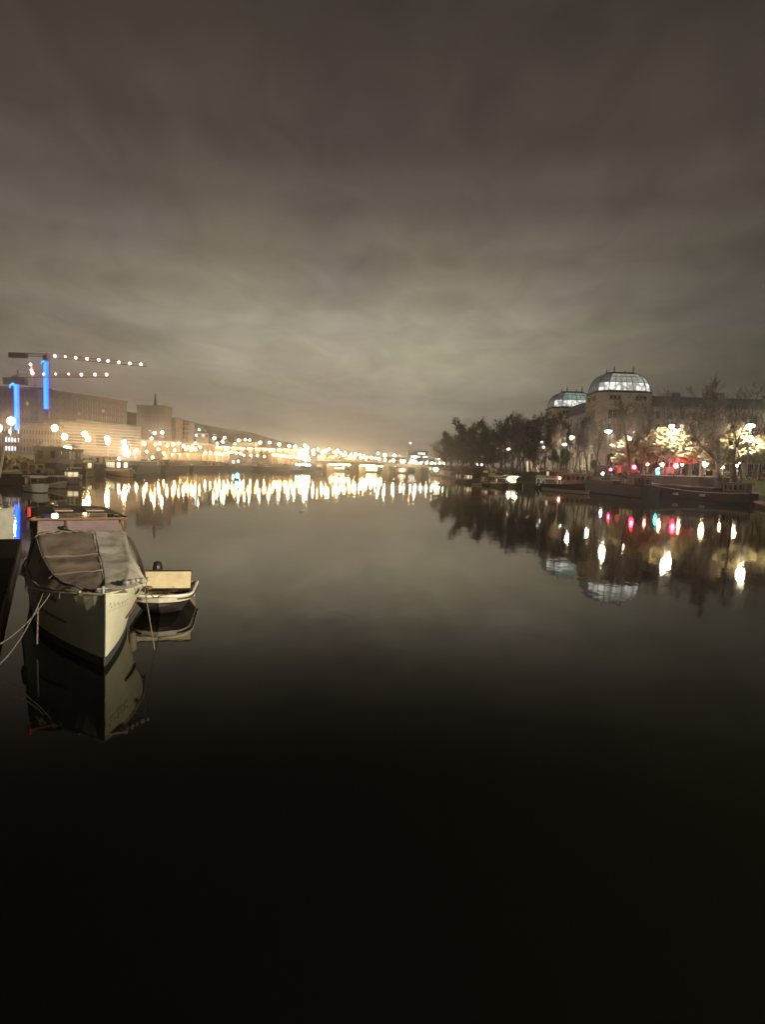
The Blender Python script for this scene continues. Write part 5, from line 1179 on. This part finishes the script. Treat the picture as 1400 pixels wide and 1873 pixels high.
t, L = boat('motor_boat', 'pale boat bow cut by the left edge beyond the tarpaulined cruiser', 'boat', (-26.5, 36.5), G(26, 990)[:2], 2.5, 1.0, 1.75, [(.15, .6, .9, 2.3, .7, m_canvas, m_white, 3, none, None)], m_white, None, None, gun=m_white, fine=.4)
rails(t, [(L * .2, -1.0, 1.2), (L * .35, -.8, 1.4), (L * .47, 0, 1.7), (L * .35, .8, 1.4), (L * .2, 1.0, 1.2)], .55, m_steel, r=.02)
def rope(a, b, sag, label, r=.015, n=24):
    a, b = Vector(a), Vector(b); pts = [a.lerp(b, i / n) - Vector((0, 0, sag * 4 * (i / n) * (1 - i / n))) for i in range(n + 1)]
    c = pts[n // 2].copy(); return tag(MB().tube([p - c for p in pts], r, 5).build('mooring_rope', m_rope, None, True, c), label, 'rope', 'mooring ropes of the near boats')
bw = W(hb - 1.35, -.95, 1.45)
q = G(-30, 1190, .3)
rope(bw, q, .22, 'upper of two slack mooring ropes from the cruiser down to the left edge')
rope(W(hb - 1.6, -1.08, 1.42), G(-34, 1232, .3) + Vector((.1, -.3, 0)), .35, 'lower, more slack mooring rope from the cruiser down to the left edge', .013)

# ------------------------------------------------------------------ tender beside the cruiser
DB = G(290, 1129); DB.z = 0; da = math.radians(-78)
LD = 3.0; dc = DB - Vector((math.cos(da), math.sin(da), 0)) * (LD / 2)
td = thing('motor_dinghy', 'small open dinghy with black outboard and an upright cream panel beside the cruiser', 'dinghy', (dc.x, dc.y, 0), da)
n = 24; b = MB(); rw = []; inner = []
for i in range(n + 1):
    u = i / n; x = -LD / 2 + LD * u; k = max(0, (u - .62) / .38); w = .86 * (1 - k ** 3.2) ** .5 if k < 1 else 0.0; sh = .50 + .10 * u ** 2
    kz = -.12 + .42 * k ** 2
    rw.append([(x, 0, kz), (x, w * .62, kz + .10), (x, w * .96, .37 + .05 * k), (x, w, sh)])
    inner.append([(x, w - .07 if w > .1 else 0, sh), (x, max(0, w * .62 - .05), kz + .19), (x, 0, kz + .17)])
for s in (1, -1):
    for i in range(n):
        for j in range(3):
            b.m = 1 if j < 2 else 0
            p = [rw[i][j], rw[i + 1][j], rw[i + 1][j + 1], rw[i][j + 1]]; p = [(a, s * c, e) for a, c, e in p]; b.quad(*(p if s < 0 else p[::-1]))
        b.m = 0
        for j in range(2):
            p = [inner[i][j], inner[i + 1][j], inner[i + 1][j + 1], inner[i][j + 1]]; p = [(a, s * c, e) for a, c, e in p]; b.quad(*(p if s < 0 else p[::-1]))
b.box(-LD / 2 - .05, -LD / 2, -.80, .80, 0, .52)
b.build('hull', [mat('dinghy_gelcoat', (.42, .38, .30), .45, var=.25, scale=5, detail=8), m_hull_d], td, False)
for s in (1, -1): MB().tube([(r[3][0], s * (r[3][1] + .01), r[3][2]) for r in rw], .045, 6).build('gunwale', m_white, td, True)
for s in (1, -1): MB().tube([(r[3][0], s * (r[3][1] + .035), r[3][2] - .09) for r in rw[:-1]], .022, 6).build('rubbing_strake', m_hull_d, td, True)
b = MB(); b.v = [(.30, -.82, .62), (.30, .78, .62), (-.02, .78, 1.08), (-.02, -.82, 1.08), (.27, -.82, .60), (.27, .78, .60), (-.05, .78, 1.06), (-.05, -.82, 1.06)]
for q in ((0, 1, 2, 3), (7, 6, 5, 4), (0, 4, 5, 1), (1, 5, 6, 2), (2, 6, 7, 3), (3, 7, 4, 0)): b.face(q)
b.build('windscreen_panel', mat('cream_panel', (.60, .49, .32), .55, scale=2.6, var=.22, detail=9), td)
MB().tube([(.31, -.84, .60), (.31, .80, .60), (-.03, .80, 1.10), (-.03, -.84, 1.10), (.31, -.84, .60)], .026, 6).build('panel_frame', m_hull_d, td)
for y in (-.42, .30): MB().box(.305, .32, y - .012, y + .012, .64, .66).build('panel_catch', m_dark, td)
for k in range(7): MB().box(-.35 + k * .12, -.25 + k * .12, -.60, .60, .145, .165).build('floor_board', m_wood_l, td)
MB().tube([(.55, .10, .43), (.60, .35, .47), (.50, .5, .44), (.42, .3, .45), (.55, .12, .47)], .03, 6).build('coiled_rope', m_rope, td)
MB().box(-.75, -.45, .1, .5, .17, .36).build('fuel_tank', m_hull_r, td)
for y in (-.5, 0, .5): MB().tube([(.26, y, .60), (.20, y, .14)], .02, 5).build('panel_stay', m_dark, td)
MB().ball((.42, -.40, .66), .09, 8, 6, .7).build('steering_wheel', m_wood, td)
for x in (.62, -.55): MB().box(x - .13, x + .13, -.74 if x < 0 else -.62, .74 if x < 0 else .62, .36, .40).build('thwart', m_wood, td)
b = MB(); b.prism([(.35, -.6), (1.05, -.42), (1.2, 0), (1.05, .42), (.35, .6)], .40, .46); b.build('foredeck', m_wood_l, td)
ob = MB(); rws = []
for i, (z, rx, ry) in enumerate([(.72, .0, .0), (.72, .17, .13), (.95, .20, .16), (1.12, .16, .13), (1.17, .0, .0)]): rws.append([(-LD / 2 - .18 + rx * math.cos(a), -.42 + ry * math.sin(a), z + .0) for a in [2 * math.pi * k / 12 for k in range(13)]])
ob.grid(rws); ob.build('outboard_cowl', m_dark, td, True)
MB().box(-LD / 2 - .22, -LD / 2 - .06, -.48, -.36, -.3, .74).build('outboard_leg', m_dark, td); MB().tube([(-LD / 2 - .1, -.42, .85), (-LD / 2 + .45, -.36, .92)], .025, 6).build('tiller', m_dark, td)
rope(W(hb - 1.0, 1.0, 1.50), Rz.inverted().inverted() @ Vector((hb - .9, 1.22, .02)), 0.0, 'thin vertical rope hanging from the cruiser into the water by the dinghy', .014)
TM = Matrix.Rotation(da, 4, 'Z'); TM.translation = dc
rope(W(hb - 1.1, 1.05, 1.50), TM @ Vector((1.35, 0, .58)), .12, 'short rope tying the dinghy bow to the cruiser', .012)
# small floating bottle on the water in mid stream
p = G(553, 936); t = thing('floating_speck', 'tiny pale bottle floating alone on the open river', 'speck', (p.x, p.y, 0)); MB().tube([(-.30, 0, .04), (-.26, 0, .06), (.12, 0, .06), (.20, 0, .05), (.32, 0, .05)], [.02, .10, .10, .045, .04], 8).build('speck_body', m_white, t, True)  # plain pale tapered tube lying on the water

# ------------------------------------------------------------------ footbridge under the camera, with its lamp (behind and beside the picture)
fb = thing('footbridge', 'footbridge deck the picture is taken from, behind the camera', 'bridge', (0, -3.5, 0))
MB().box(-90, 150, -2.2, 2.2, 2.2, 2.7).build('deck', m_dconcrete, fb)
for k in range(6): MB().box(-75 + k * 40, -73.5 + k * 40, -1.6, 1.6, -1, 2.19).build('pier', m_dconcrete, fb)
def near_lamp(x, y, power):
    t = thing('street_lamp', 'lamp on the footbridge, out of the picture to the right', 'street lamp', (x, y, 2.7)); H = 5.6
    MB().tube([(0, 0, 0), (0, 0, H)], [.09, .06], 8).build('pole', m_steel, t); MB().tube([(0, 0, H + .62), (0, 0, H + .70), (0, 0, H + .8)], [.42, .36, .05], 10).build('lamp_head', m_dark, t)
    MB().ball((0, 0, H + .3), .30, 12, 8).build('bulb', emit('near_bulb', (1.0, .88, .62), power), t, True)
near_lamp(24, -3.4, 33000)

# ------------------------------------------------------------------ night haze over the river
def haze(density, g):
    m = bpy.data.materials.new('haze_air'); m.use_nodes = True; nt = m.node_tree
    for n in list(nt.nodes): nt.nodes.remove(n)
    o = nt.nodes.new('ShaderNodeOutputMaterial'); v = nt.nodes.new('ShaderNodeVolumePrincipled')
    v.inputs['Color'].default_value = (.92, .90, .93, 1); v.inputs['Density'].default_value = density; v.inputs['Anisotropy'].default_value = g
    nt.links.new(v.outputs[0], o.inputs['Volume'])
    h = MB().box(-905, 905, -125, 2405, -2.2, 78).build('haze', m); h['kind'] = 'stuff'; h['label'] = 'thin night haze lit by the street lamps'
    return h
haze(.0005, .92)
